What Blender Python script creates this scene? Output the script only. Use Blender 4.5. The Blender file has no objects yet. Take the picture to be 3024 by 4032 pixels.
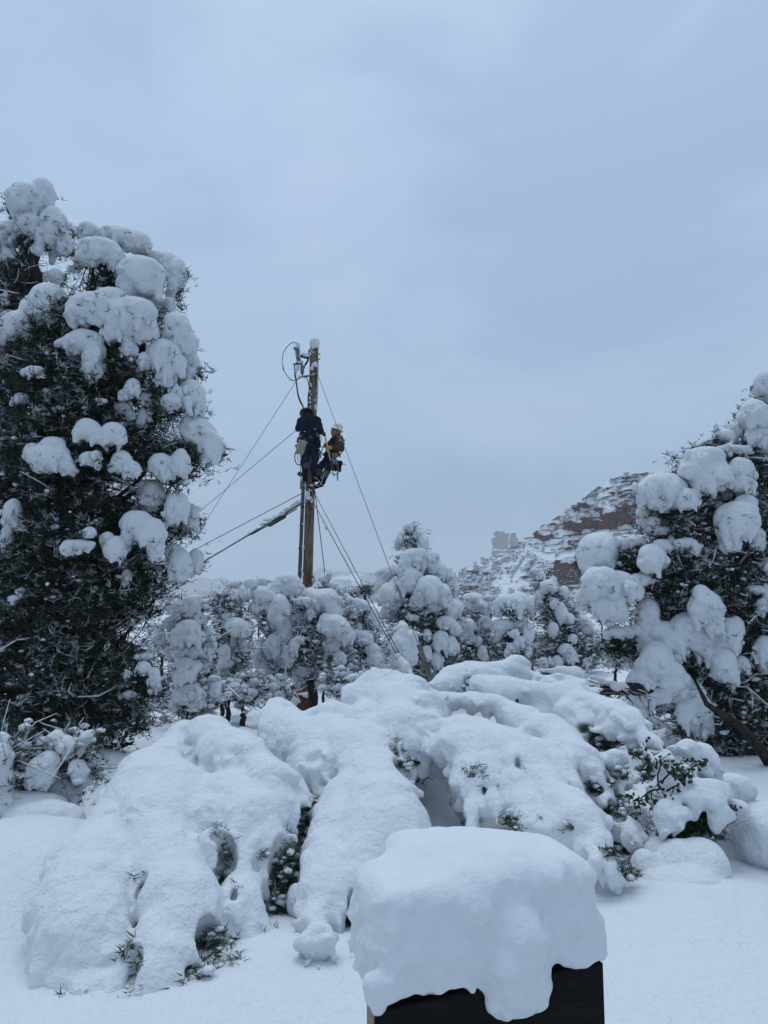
import bpy, math, random
import numpy as np
from mathutils import Vector, Matrix
rng = np.random.default_rng(7)
random.seed(7)
sc = bpy.context.scene
COL = sc.collection
# ---------------------------------------------------------------- camera, sky, sun, exposure
PITCH = math.radians(6.9)
CAMZ = 2.4
FPX = 2912.0                       # focal length in photograph pixels (26 mm lens on a 36 mm frame)
cam = bpy.data.cameras.new('camera'); co = bpy.data.objects.new('camera', cam); COL.objects.link(co)
co.location = (0, 0, CAMZ); co.rotation_euler = (math.pi/2 + PITCH, 0, 0)
cam.sensor_fit = 'VERTICAL'; cam.sensor_height = 36; cam.lens = 26
cam.clip_start = 0.05; cam.clip_end = 9000
sc.camera = co
sc.view_settings.view_transform = 'Standard'; sc.view_settings.look = 'None'
sc.view_settings.gamma = 1; sc.view_settings.use_curve_mapping = False
sc.view_settings.exposure = -0.17
sc.render.engine = 'CYCLES'
sc.cycles.use_denoising = True
sc.cycles.max_bounces = 7; sc.cycles.diffuse_bounces = 4; sc.cycles.glossy_bounces = 2
sc.cycles.volume_bounces = 1; sc.cycles.transmission_bounces = 2
sc.cycles.use_adaptive_sampling = True; sc.cycles.adaptive_threshold = 0.015

SUN_EL, SUN_AZ = math.radians(72), math.radians(330)     # azimuth clockwise from +Y
world = bpy.data.worlds.new('World'); sc.world = world; world.use_nodes = True
nt = world.node_tree; nt.nodes.clear()
def N(t, kind, **kw):
    n = t.nodes.new(kind)
    for k, v in kw.items():
        if k == 'inputs':
            for a, b in v.items(): n.inputs[a].default_value = b
        else: setattr(n, k, v)
    return n
L = nt.links.new
sky = N(nt, 'ShaderNodeTexSky', sky_type='NISHITA', sun_disc=False)
sky.sun_elevation = SUN_EL; sky.sun_rotation = SUN_AZ; sky.air_density = 1.0; sky.dust_density = 3.0
bg1 = N(nt, 'ShaderNodeBackground', inputs={'Strength': 0.08}); L(sky.outputs[0], bg1.inputs[0])
tc = N(nt, 'ShaderNodeTexCoord'); sep = N(nt, 'ShaderNodeSeparateXYZ'); L(tc.outputs['Generated'], sep.inputs[0])
ramp = N(nt, 'ShaderNodeValToRGB'); L(sep.outputs['Z'], ramp.inputs[0])
e = ramp.color_ramp.elements
e[0].position = 0.0; e[0].color = (0.235, 0.31, 0.42, 1)
e[1].position = 1.0; e[1].color = (0.72, 0.86, 1.06, 1)
for p_, c_ in ((0.10, (0.335, 0.435, 0.58, 1)), (0.22, (0.44, 0.57, 0.76, 1)), (0.5, (0.49, 0.635, 0.86, 1))):
    q_ = e.new(p_); q_.color = c_
mp = N(nt, 'ShaderNodeMapping'); mp.inputs['Scale'].default_value = (1.0, 1.0, 1.9); mp.inputs['Rotation'].default_value = (0, 0.5, 0)
L(tc.outputs['Generated'], mp.inputs[0])
no = N(nt, 'ShaderNodeTexNoise', inputs={'Scale': 2.1, 'Detail': 4.0, 'Roughness': 0.5, 'Distortion': 0.6}); L(mp.outputs[0], no.inputs['Vector'])
r2 = N(nt, 'ShaderNodeValToRGB'); L(no.outputs[0], r2.inputs[0])
r2.color_ramp.elements[0].position = 0.40; r2.color_ramp.elements[0].color = (0.85, 0.92, 0.945, 1)
x_ = r2.color_ramp.elements.new(0.49); x_.color = (0.98, 1.05, 1.05, 1)
r2.color_ramp.elements[-1].position = 0.60; r2.color_ramp.elements[-1].color = (1.11, 1.09, 1.085, 1)
mul = N(nt, 'ShaderNodeMix', data_type='RGBA', blend_type='MULTIPLY'); mul.inputs['Factor'].default_value = 1
L(ramp.outputs[0], mul.inputs['A']); L(r2.outputs[0], mul.inputs['B'])
bg2 = N(nt, 'ShaderNodeBackground', inputs={'Strength': 1.0}); L(mul.outputs['Result'], bg2.inputs[0])
mx = N(nt, 'ShaderNodeMixShader', inputs={0: 0.93}); L(bg1.outputs[0], mx.inputs[1]); L(bg2.outputs[0], mx.inputs[2])
wo = N(nt, 'ShaderNodeOutputWorld'); L(mx.outputs[0], wo.inputs[0])
sl = bpy.data.lights.new('sun', 'SUN'); sl.energy = 1.15; sl.angle = math.radians(35); sl.color = (0.86, 0.93, 1.0)
so = bpy.data.objects.new('sun', sl); COL.objects.link(so)
_d = Vector((math.sin(SUN_AZ)*math.cos(SUN_EL), math.cos(SUN_AZ)*math.cos(SUN_EL), math.sin(SUN_EL)))
so.rotation_euler = _d.to_track_quat('Z', 'Y').to_euler()

# ---------------------------------------------------------------- photograph pixel -> place
def ray(x, y):
    xc = (np.asarray(x, float)-1512)/FPX; yc = (2016-np.asarray(y, float))/FPX
    return xc, math.cos(PITCH)-yc*math.sin(PITCH), math.sin(PITCH)+yc*math.cos(PITCH)
class Map:
    """measurements taken on an enlarged crop with its corner at (x0,y0) and s crop pixels per photo pixel"""
    def __init__(self, x0, y0, s): self.x0, self.y0, self.s = x0, y0, s
    def pt(self, x, y, D):
        a, b, c = ray(self.x0+x/self.s, self.y0+y/self.s); t = D/b
        return np.array([a*t, D, CAMZ+c*t])
    def m(self, D): return D/FPX/self.s
F = Map(0, 0, 0.5486)             # the whole photograph
C3 = Map(0, 600, 1.8433); C4 = Map(0, 1800, 1.58); C5 = Map(700, 1900, 1.508)
C6 = Map(1700, 1800, 1.8433); C7 = Map(2200, 1400, 1.2294); C2 = Map(1100, 1580, 5.53); C1 = Map(1050, 1280, 3.16)
C9 = Map(1090, 1300, 6.91)

# ---------------------------------------------------------------- meshes
def mesh_np(name, V, polys, smooth=True, attr=None):
    """polys: list of int arrays (n,3) or (n,4)"""
    me = bpy.data.meshes.new(name)
    V = np.asarray(V, np.float32)
    polys = [np.asarray(p, np.int32) for p in polys if len(p)]
    me.vertices.add(len(V)); me.vertices.foreach_set('co', V.ravel())
    nl = sum(p.size for p in polys); npoly = sum(len(p) for p in polys)
    me.loops.add(nl); me.polygons.add(npoly)
    me.loops.foreach_set('vertex_index', np.concatenate([p.ravel() for p in polys]))
    tot = np.concatenate([np.full(len(p), p.shape[1], np.int32) for p in polys])
    st = np.concatenate([[0], np.cumsum(tot)[:-1]]).astype(np.int32)
    me.polygons.foreach_set('loop_start', st)
    me.polygons.foreach_set('use_smooth', np.full(npoly, smooth))
    if attr:
        for k, v in attr.items():
            a = me.attributes.new(k, 'FLOAT', 'POINT'); a.data.foreach_set('value', np.asarray(v, np.float32))
    me.update(calc_edges=True); me.validate()
    return me
class B:
    """collects pieces of one mesh"""
    def __init__(s): s.V = []; s.T = []; s.Q = []; s.A = []; s.n = 0; s.mt = []; s.mq = []
    def add(s, V, T=None, Q=None, A=0.5, m=0):
        V = np.asarray(V, float).reshape(-1, 3)
        if T is not None and len(T): s.T.append(np.asarray(T)+s.n); s.mt.append(np.full(len(T), m))
        if Q is not None and len(Q): s.Q.append(np.asarray(Q)+s.n); s.mq.append(np.full(len(Q), m))
        s.V.append(V); s.A.append(np.broadcast_to(np.asarray(A, float), (len(V),))); s.n += len(V); return s
    def tube(s, P, R, sides=6, caps=True, A=0.5, m=0):
        P = np.asarray(P, float); R = np.broadcast_to(np.asarray(R, float), (len(P),))
        T = np.gradient(P, axis=0); T /= np.linalg.norm(T, axis=1)[:, None]+1e-9
        ref = np.array([0, 0, 1.]) if abs(T[:, 2]).mean() < 0.8 else np.array([1., 0, 0])
        U = np.cross(T, ref); U /= np.linalg.norm(U, axis=1)[:, None]+1e-9; W = np.cross(U, T)
        a = np.arange(sides)*2*math.pi/sides
        V = P[:, None] + R[:, None, None]*(U[:, None]*np.cos(a)[None, :, None] + W[:, None]*np.sin(a)[None, :, None])
        n = len(P); V = V.reshape(-1, 3); i = np.arange(n-1)[:, None]*sides; j = np.arange(sides)[None]; k = (j+1) % sides
        Q = np.stack([i+j, i+sides+j, i+sides+k, i+k], -1).reshape(-1, 4)
        T_ = None
        if caps:
            V = np.vstack([V, P[:1], P[-1:]]); c0 = n*sides; jj = np.arange(sides); kk = (jj+1) % sides
            T_ = np.vstack([np.stack([jj, kk, np.full(sides, c0)], 1), np.stack([(n-1)*sides+kk, (n-1)*sides+jj, np.full(sides, c0+1)], 1)])
        return s.add(V, T_, Q, A, m)
    def box(s, c, size, R=None, bev=0.0, A=0.5, m=0):
        h = np.array(size)/2.; b = min(bev, h.min()*0.9)
        if b <= 0:
            V = np.array([[x, y, z] for x in (-1, 1) for y in (-1, 1) for z in (-1, 1)])*h
            Q = [[0, 1, 3, 2], [4, 6, 7, 5], [0, 4, 5, 1], [2, 3, 7, 6], [0, 2, 6, 4], [1, 5, 7, 3]]
            T = None
        else:                                   # chamfered box: 24 vertices
            V = []; idx = {}
            for sx in (-1, 1):
                for sy in (-1, 1):
                    for sz in (-1, 1):
                        for ax in range(3):
                            p = np.array([sx, sy, sz])*(h-b); p[ax] = (sx, sy, sz)[ax]*h[ax]
                            idx[(sx, sy, sz, ax)] = len(V); V.append(p)
            V = np.array(V); Q = []; T = []
            for ax in range(3):
                o = [a for a in range(3) if a != ax]
                for sg in (-1, 1):
                    f = []
                    for (u, v) in ((-1, -1), (1, -1), (1, 1), (-1, 1)):
                        k = [0, 0, 0]; k[ax] = sg; k[o[0]] = u; k[o[1]] = v; f.append(idx[(*k, ax)])
                    Q.append(f)
                for u in (-1, 1):
                    for v in (-1, 1):           # edges parallel to ax
                        k0 = [0, 0, 0]; k0[ax] = -1; k0[o[0]] = u; k0[o[1]] = v
                        k1 = list(k0); k1[ax] = 1
                        Q.append([idx[(*k0, o[0])], idx[(*k1, o[0])], idx[(*k1, o[1])], idx[(*k0, o[1])]])
            for sx in (-1, 1):
                for sy in (-1, 1):
                    for sz in (-1, 1): T.append([idx[(sx, sy, sz, a)] for a in range(3)])
            # fix winding outwards
            def fix(f):
                p = V[f]; nrm = np.cross(p[1]-p[0], p[2]-p[0]); return f if nrm @ p.mean(0) > 0 else f[::-1]
            Q = [fix(f) for f in Q]; T = [fix(f) for f in T]
        if R is not None: V = V @ np.asarray(R).T
        return s.add(V+np.asarray(c), T, Q, A, m)
    def mesh(s, name, smooth=True, origin=(0, 0, 0)):
        V = np.vstack(s.V)-np.asarray(origin)
        P = ([np.vstack(s.T)] if s.T else [])+([np.vstack(s.Q)] if s.Q else [])
        me = mesh_np(name, V, P, smooth, {'tint': np.concatenate(s.A)})
        mi = np.concatenate((s.mt if s.T else [])+(s.mq if s.Q else []))
        if mi.max() > 0: me.polygons.foreach_set('material_index', mi.astype(np.int32))
        return me
def tag(o, label=None, cat=None, group=None, kind=None):
    if label: o['label'] = label
    if cat: o['category'] = cat
    if group: o['group'] = group
    if kind: o['kind'] = kind
    return o
def link(name, me, mats, parent=None):
    o = bpy.data.objects.new(name, me); COL.objects.link(o)
    for m_ in (mats if isinstance(mats, (list, tuple)) else [mats]):
        me.materials.append(m_)
    if parent is not None: o.parent = parent
    return o
def empty(name, loc, label, cat, group=None):
    o = bpy.data.objects.new(name, None); COL.objects.link(o); o.location = tuple(loc); o.empty_display_size = 0.2
    return tag(o, label, cat, group)
def org(parent): return np.array(parent.location) if parent is not None else np.zeros(3)
def part(name, b, mats, parent, smooth=True, kind=None, label=None):
    return tag(link(name, b.mesh(name, smooth, org(parent)), mats, parent), label, None, None, kind)

# ---------------------------------------------------------------- solid shapes from distance fields
def bsp(n, vox, wl, off):
    """cubic B-spline weights of n samples on a lattice of spacing wl"""
    u = np.arange(n)*vox/wl+off; i = np.floor(u).astype(int); f = u-i
    m = i.max()+4; W = np.zeros((n, m), np.float32); r = np.arange(n)
    W[r, i] = (1-f)**3/6; W[r, i+1] = (3*f**3-6*f**2+4)/6; W[r, i+2] = (-3*f**3+3*f**2+3*f+1)/6; W[r, i+3] = f**3/6
    return W
def gnoise(shape, vox, wl, g):
    wl = (wl,)*3 if np.isscalar(wl) else wl
    Ws = [bsp(shape[a], vox, wl[a], g.random()) for a in range(3)]
    c = g.standard_normal([w.shape[1] for w in Ws]).astype(np.float32)
    c = np.tensordot(Ws[2], c, (1, 2)); c = np.tensordot(Ws[1], c, (1, 2)); c = np.tensordot(Ws[0], c, (1, 2))
    return c*2.2                        # about unit deviation; axes x,y,z
class Field:
    def __init__(s, lo, hi, vox):
        s.lo = np.asarray(lo, float); s.v = vox
        s.n = np.maximum(np.ceil((np.asarray(hi)-s.lo)/vox).astype(int)+1, 4)
        s.d = np.full(s.n, 9.0, np.float32)
    def sub(s, lo, hi):
        a = np.clip(np.floor((lo-s.lo)/s.v).astype(int), 0, s.n-1); b = np.clip(np.ceil((hi-s.lo)/s.v).astype(int)+1, 1, s.n)
        if (b <= a).any(): return None, None
        sl = tuple(slice(a[i], b[i]) for i in range(3))
        g = [(np.arange(a[i], b[i])*s.v+s.lo[i]).astype(np.float32) for i in range(3)]
        return sl, (g[0][:, None, None], g[1][None, :, None], g[2][None, None, :])
    def mix(s, sl, d, k, carve=False):
        o = s.d[sl]
        if carve: o, d = -o, d
        if k > 0:
            h = np.clip(0.5+0.5*(o-d)/k, 0, 1); r = o*(1-h)+d*h-k*h*(1-h)
        else: r = np.minimum(o, d)
        s.d[sl] = -r if carve else r
    def ell(s, c, r, k=0.03, R=None, carve=False):
        c = np.asarray(c, float); r = np.asarray(r, float); m = (r if R is None else np.full(3, r.max()))+k*1.5+4*s.v
        sl, g = s.sub(c-m, c+m)
        if sl is None: return s
        x, y, z = g[0]-c[0], g[1]-c[1], g[2]-c[2]
        if R is not None:
            R = np.asarray(R, float).T      # world -> local
            x, y, z = (R[i, 0]*x+R[i, 1]*y+R[i, 2]*z for i in range(3))
        k0 = np.sqrt((x/r[0])**2+(y/r[1])**2+(z/r[2])**2); k1 = np.sqrt((x/r[0]**2)**2+(y/r[1]**2)**2+(z/r[2]**2)**2)+1e-6
        s.mix(sl, (k0*(k0-1)/k1).astype(np.float32), k, carve); return s
    def cone(s, a, b, ra, rb, k=0.03, flat=1.0, carve=False):
        a = np.asarray(a, float); b = np.asarray(b, float); m = max(ra, rb)*max(1, flat)+k*1.5+4*s.v
        sl, g = s.sub(np.minimum(a, b)-m, np.maximum(a, b)+m)
        if sl is None: return s
        x, y, z = g[0]-a[0], g[1]-a[1], g[2]-a[2]; v = b-a; L2 = v @ v+1e-9
        t = np.clip((x*v[0]+y*v[1]+z*v[2])/L2, 0, 1)
        d = np.sqrt((x-t*v[0])**2+((y-t*v[1])/flat)**2+(z-t*v[2])**2)-(ra+(rb-ra)*t)
        s.mix(sl, d.astype(np.float32), k, carve); return s
    def chain(s, P, R, k=0.03, flat=1.0):
        for i in range(len(P)-1): s.cone(P[i], P[i+1], R[i], R[i+1], k, flat)
        return s
    def bx(s, c, h, R=None, rad=0.01, k=0.0, carve=False):
        c = np.asarray(c, float); h = np.asarray(h, float); m = np.full(3, np.linalg.norm(h))+k+4*s.v
        sl, g = s.sub(c-m, c+m)
        if sl is None: return s
        x, y, z = g[0]-c[0], g[1]-c[1], g[2]-c[2]
        if R is not None:
            R = np.asarray(R, float).T; x, y, z = (R[i, 0]*x+R[i, 1]*y+R[i, 2]*z for i in range(3))
        q = [np.abs(x)-h[0]+rad, np.abs(y)-h[1]+rad, np.abs(z)-h[2]+rad]
        d = np.sqrt(sum(np.maximum(t, 0)**2 for t in q))+np.minimum(np.maximum(np.maximum(q[0], q[1]), q[2]), 0)-rad
        s.mix(sl, np.broadcast_to(d, s.d[sl].shape).astype(np.float32), k, carve); return s
    def noise(s, wl, amp, g, sides=0.0, billow=False):
        nz = gnoise(s.n, s.v, wl, g)
        if billow: nz = np.sqrt(nz*nz+0.02)*1.6-0.9      # rounded bulges parted by creases
        nz = nz*amp
        if sides:                               # rougher where the surface does not face up
            gz = np.gradient(s.d, s.v, axis=2); w = np.clip((0.75-gz)/0.8, 0, 1)
            nz = nz*(1-sides+sides*w)
        s.d -= nz.astype(np.float32); return s
    def surf(s):
        d = s.d; ins = d < 0
        for a in range(3):                      # close the surface at the border
            for e_ in (0, -1):
                sl = [slice(None)]*3; sl[a] = e_; ins[tuple(sl)] = False
                dd = d[tuple(sl)]; d[tuple(sl)] = np.where(dd < 0, 0.001, dd)
        nx, ny, nz = d.shape
        cnt = np.zeros((nx-1, ny-1, nz-1), np.uint8)
        for i in (0, 1):
            for j in (0, 1):
                for k in (0, 1): cnt += ins[i:nx-1+i, j:ny-1+j, k:nz-1+k]
        act = (cnt > 0) & (cnt < 8); I = np.argwhere(act)
        if not len(I): return np.zeros((0, 3)), np.zeros((0, 4), int)
        vid = np.full(act.shape, -1, np.int64); vid[act] = np.arange(len(I))
        cor = np.array([[i, j, k] for i in (0, 1) for j in (0, 1) for k in (0, 1)])
        val = np.stack([d[I[:, 0]+c[0], I[:, 1]+c[1], I[:, 2]+c[2]] for c in cor], 1)
        S = np.zeros((len(I), 3)); n = np.zeros(len(I))
        for a in range(8):
            for b in range(a+1, 8):
                if np.abs(cor[a]-cor[b]).sum() != 1: continue
                va, vb = val[:, a], val[:, b]; x = (va < 0) != (vb < 0)
                t = np.where(x, va/(va-vb+1e-12*(va == vb)), 0)
                S += np.where(x[:, None], cor[a]+t[:, None]*(cor[b]-cor[a]), 0); n += x
        V = s.lo+(I+S/np.maximum(n, 1)[:, None])*s.v
        Q = []
        for a in range(3):
            u, w = (a+1) % 3, (a+2) % 3
            sl0 = [slice(1, -1)]*3; sl1 = [slice(1, -1)]*3; sl0[a] = slice(0, -1); sl1[a] = slice(1, None)
            A0 = ins[tuple(sl0)]; A1 = ins[tuple(sl1)]
            E = np.argwhere(A0 != A1); fl = A0[A0 != A1]
            off = np.ones(3, int); off[a] = 0; E = E+off
            du = np.zeros(3, int); du[u] = 1; dw = np.zeros(3, int); dw[w] = 1
            g = lambda p: vid[p[:, 0], p[:, 1], p[:, 2]]
            q = np.stack([g(E-du-dw), g(E-dw), g(E), g(E-du)], 1)
            q[~fl] = q[~fl][:, ::-1]; Q.append(q)
        Q = np.vstack(Q)
        return V, Q[(Q >= 0).all(1)]
    def into(s, b, A=0.5, m=0):
        V, Q = s.surf(); b.add(V, None, Q, A, m); return b

# ---------------------------------------------------------------- small pieces, scattered
def ico(sub):
    import bmesh
    bm = bmesh.new(); bmesh.ops.create_icosphere(bm, subdivisions=sub, radius=1)
    V = np.array([v.co[:] for v in bm.verts]); T = np.array([[v.index for v in f.verts] for f in bm.faces]); bm.free(); return V, T
ICO1, ICO2 = ico(1), ico(2)
def lumpy(g, base=ICO2, amp=0.28):
    V, T = base; W = V.copy()
    for _ in range(5):
        a = g.standard_normal(3)*1.8; W = W*(1+amp*0.5*np.sin(V @ a*1.6+g.random()*6))[:, None]
    return W, T
LUMPS = [lumpy(rng) for _ in range(6)]; LUMPS1 = [lumpy(rng, ICO1, 0.2) for _ in range(6)]
OCT = (np.array([[1, 0, 0], [-1, 0, 0], [0, 1, 0], [0, -1, 0], [0, 0, 1], [0, 0, -1]], float), np.array([[0, 2, 4], [2, 1, 4], [1, 3, 4], [3, 0, 4], [2, 0, 5], [1, 2, 5], [3, 1, 5], [0, 3, 5]]))
LUMPS0 = [lumpy(rng, OCT, 0.2) for _ in range(6)]
def rotz(n, g, tilt=0.4):
    """random rotations about z with a tilt"""
    a = g.random(n)*2*math.pi; t = g.standard_normal(n)*tilt; p = g.random(n)*2*math.pi
    def rz(a): c, s = np.cos(a), np.sin(a); o = np.zeros_like(a); i = o+1; return np.stack([c, -s, o, s, c, o, o, o, i], -1).reshape(-1, 3, 3)
    def rx(a): c, s = np.cos(a), np.sin(a); o = np.zeros_like(a); i = o+1; return np.stack([i, o, o, o, c, -s, o, s, c], -1).reshape(-1, 3, 3)
    return rz(p) @ rx(t) @ rz(a)
def scatter(b, tmpl, P, S, g, tilt=0.4, A=0.5, m=0):
    """S: (n,) or (n,3) scales; templates shared out at random"""
    P = np.asarray(P, float)
    if not len(P): return b
    S = np.asarray(S, float); S = S[:, None].repeat(3, 1) if S.ndim == 1 else S
    A = np.broadcast_to(np.asarray(A, float), (len(P),)); R = rotz(len(P), g, tilt); w = g.integers(0, len(tmpl), len(P))
    for i, (V, T) in enumerate(tmpl):
        s_ = w == i; n = s_.sum()
        if not n: continue
        X = np.einsum('nij,vj->nvi', R[s_], V)*S[s_][:, None]+P[s_][:, None]
        TT = (T[None]+(np.arange(n)*len(V))[:, None, None]).reshape(-1, 3)
        b.add(X.reshape(-1, 3), TT, None, np.repeat(A[s_], len(V)), m)
    return b
def spray(g, n=6, up=0.5, w=0.16):
    """a sprig of pointed blades, about 1 unit long"""
    V = []; T = []
    for i in range(n):
        d = g.standard_normal(3); d[2] = abs(d[2])*up+0.15; d /= np.linalg.norm(d); ln = 0.6+0.5*g.random()
        o = g.standard_normal(3)*0.15; s_ = np.cross(d, g.standard_normal(3)); s_ /= np.linalg.norm(s_)
        k = len(V); V += [o-s_*w, o+s_*w, o+d*ln]; T += [[k, k+1, k+2]]
    return np.array(V), np.array(T)
SPRAYS = [spray(rng, 6, 0.5, 0.065) for _ in range(8)]
NEEDLES = [spray(rng, 8, 0.5, 0.06) for _ in range(6)]

# ---------------------------------------------------------------- materials
def mat(name, col, rough=0.8, spec=0.2, bump=None, mix=None, metal=0.0, attr=None, sss=0.0, stretch=(1, 1, 1)):
    m = bpy.data.materials.new(name); m.use_nodes = True; t = m.node_tree; p = t.nodes['Principled BSDF']
    p.inputs['Roughness'].default_value = rough; p.inputs['Specular IOR Level'].default_value = spec; p.inputs['Metallic'].default_value = metal
    p.inputs['Base Color'].default_value = (*col, 1)
    tc = N(t, 'ShaderNodeTexCoord'); mp = N(t, 'ShaderNodeMapping'); mp.inputs['Scale'].default_value = stretch; t.links.new(tc.outputs['Object'], mp.inputs[0])
    if sss:
        p.inputs['Subsurface Weight'].default_value = sss; p.inputs['Subsurface Radius'].default_value = (0.5, 0.7, 1.0); p.inputs['Subsurface Scale'].default_value = 0.05
    if mix:                                     # (second colour, noise scale, from, to)
        c2, scl, lo, hi = mix
        no = N(t, 'ShaderNodeTexNoise', inputs={'Scale': scl, 'Detail': 5.0, 'Roughness': 0.6}); t.links.new(mp.outputs[0], no.inputs['Vector'])
        mr = N(t, 'ShaderNodeMapRange', inputs={'From Min': lo, 'From Max': hi}); t.links.new(no.outputs[0], mr.inputs[0])
        mm = N(t, 'ShaderNodeMix', data_type='RGBA'); mm.inputs['A'].default_value = (*col, 1); mm.inputs['B'].default_value = (*c2, 1)
        t.links.new(mr.outputs[0], mm.inputs['Factor']); t.links.new(mm.outputs['Result'], p.inputs['Base Color'])
        last = mm.outputs['Result']
    else: last = None
    if attr:                                    # colours along the attribute 'tint'
        at = N(t, 'ShaderNodeAttribute', attribute_name='tint'); rr = N(t, 'ShaderNodeValToRGB'); t.links.new(at.outputs['Fac'], rr.inputs[0])
        el = rr.color_ramp.elements; el[0].position = attr[0][0]; el[0].color = (*attr[0][1], 1); el[1].position = attr[-1][0]; el[1].color = (*attr[-1][1], 1)
        for q in attr[1:-1]: x = el.new(q[0]); x.color = (*q[1], 1)
        t.links.new(rr.outputs[0], p.inputs['Base Color'])
    if bump:                                    # list of (scale, strength, distance)
        prev = None
        for scl, st, dist in bump:
            no = N(t, 'ShaderNodeTexNoise', inputs={'Scale': scl, 'Detail': 4.0, 'Roughness': 0.65}); t.links.new(mp.outputs[0], no.inputs['Vector'])
            bp = N(t, 'ShaderNodeBump', inputs={'Strength': st, 'Distance': dist}); t.links.new(no.outputs[0], bp.inputs['Height'])
            if prev: t.links.new(prev.outputs[0], bp.inputs['Normal'])
            prev = bp
        t.links.new(prev.outputs[0], p.inputs['Normal'])
    return m
M = {}
M['snow'] = mat('snow', (0.72, 0.74, 0.765), 0.75, 0.12, bump=[(9, 0.6, 0.05), (32, 0.8, 0.02)])
M['snow_near'] = mat('snow_near', (0.72, 0.74, 0.765), 0.7, 0.15, bump=[(8, 0.6, 0.06), (30, 0.55, 0.014), (120, 0.45, 0.003)])
M['snow_close'] = mat('snow_close', (0.72, 0.74, 0.765), 0.7, 0.15, bump=[(30, 0.35, 0.012), (120, 0.4, 0.003), (500, 0.5, 0.001)])
M['frost'] = mat('frost_snow', (0.66, 0.68, 0.71), 0.8, 0.1, bump=[(40, 0.4, 0.01)])
FG = [(0.0, (0.010, 0.016, 0.010)), (0.45, (0.024, 0.035, 0.018)), (0.7, (0.058, 0.056, 0.030)), (0.78, (0.13, 0.14, 0.135)), (1.0, (0.50, 0.53, 0.56))]
M['juniper'] = mat('juniper_foliage', (0.03, 0.05, 0.03), 0.85, 0.15, attr=FG)
M['needles'] = mat('pine_foliage', (0.03, 0.05, 0.03), 0.7, 0.2, attr=[(0.0, (0.018, 0.035, 0.018)), (0.6, (0.05, 0.075, 0.04)), (0.85, (0.08, 0.09, 0.055)), (1.0, (0.4, 0.42, 0.42))])
M['bark'] = mat('dark_bark', (0.022, 0.018, 0.016), 0.95, 0.1, bump=[(30, 0.8, 0.02)], mix=((0.05, 0.043, 0.04), 18, 0.4, 0.65), stretch=(1, 1, 0.3))
M['twig'] = mat('twig', (0.05, 0.042, 0.038), 0.9, 0.1, attr=[(0.0, (0.03, 0.025, 0.022)), (0.6, (0.08, 0.07, 0.065)), (0.7, (0.3, 0.31, 0.32)), (1.0, (0.62, 0.65, 0.68))])
# rock, masks by the slope that snow can lie on
def rock_mat():
    m = bpy.data.materials.new('red_rock_and_snow'); m.use_nodes = True; t = m.node_tree; p = t.nodes['Principled BSDF']; l = t.links.new
    p.inputs['Roughness'].default_value = 0.9; p.inputs['Specular IOR Level'].default_value = 0.1
    tc = N(t, 'ShaderNodeTexCoord'); mp = N(t, 'ShaderNodeMapping'); mp.inputs['Scale'].default_value = (0.05, 0.05, 0.5); l(tc.outputs['Object'], mp.inputs[0])
    no = N(t, 'ShaderNodeTexNoise', inputs={'Scale': 1.0, 'Detail': 6.0, 'Roughness': 0.7}); l(mp.outputs[0], no.inputs[0])
    rr = N(t, 'ShaderNodeValToRGB'); l(no.outputs[0], rr.inputs[0])
    rr.color_ramp.elements[0].position = 0.3; rr.color_ramp.elements[0].color = (0.045, 0.017, 0.012, 1)
    rr.color_ramp.elements[1].position = 0.7; rr.color_ramp.elements[1].color = (0.135, 0.046, 0.030, 1)
    mp2 = N(t, 'ShaderNodeMapping'); mp2.inputs['Scale'].default_value = (0.8, 0.8, 0.06); l(tc.outputs['Object'], mp2.inputs[0])
    n3 = N(t, 'ShaderNodeTexNoise', inputs={'Scale': 1.0, 'Detail': 4.0}); l(mp2.outputs[0], n3.inputs[0])
    st = N(t, 'ShaderNodeMapRange', inputs={'From Min': 0.55, 'From Max': 0.72, 'To Max': 0.75}); l(n3.outputs[0], st.inputs[0])
    dk = N(t, 'ShaderNodeMix', data_type='RGBA'); dk.inputs['B'].default_value = (0.03, 0.018, 0.016, 1); l(st.outputs[0], dk.inputs['Factor']); l(rr.outputs[0], dk.inputs['A'])
    ge = N(t, 'ShaderNodeAttribute', attribute_name='bare')
    n2 = N(t, 'ShaderNodeTexNoise', inputs={'Scale': 0.75, 'Detail': 6.0, 'Roughness': 0.7}); l(tc.outputs['Object'], n2.inputs[0])
    ad = N(t, 'ShaderNodeMath', operation='MULTIPLY_ADD', inputs={1: 1.1, 2: -0.55}); l(n2.outputs[0], ad.inputs[0])
    a2 = N(t, 'ShaderNodeMath', operation='ADD'); l(ge.outputs['Fac'], a2.inputs[0]); l(ad.outputs[0], a2.inputs[1])
    mr = N(t, 'ShaderNodeMapRange', inputs={'From Min': 0.56, 'From Max': 0.42}); l(a2.outputs[0], mr.inputs[0])
    mm = N(t, 'ShaderNodeMix', data_type='RGBA'); mm.inputs['B'].default_value = (0.72, 0.74, 0.765, 1)
    l(mr.outputs[0], mm.inputs['Factor']); l(dk.outputs['Result'], mm.inputs['A']); l(mm.outputs['Result'], p.inputs['Base Color'])
    return m
M['rock'] = rock_mat()
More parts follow.
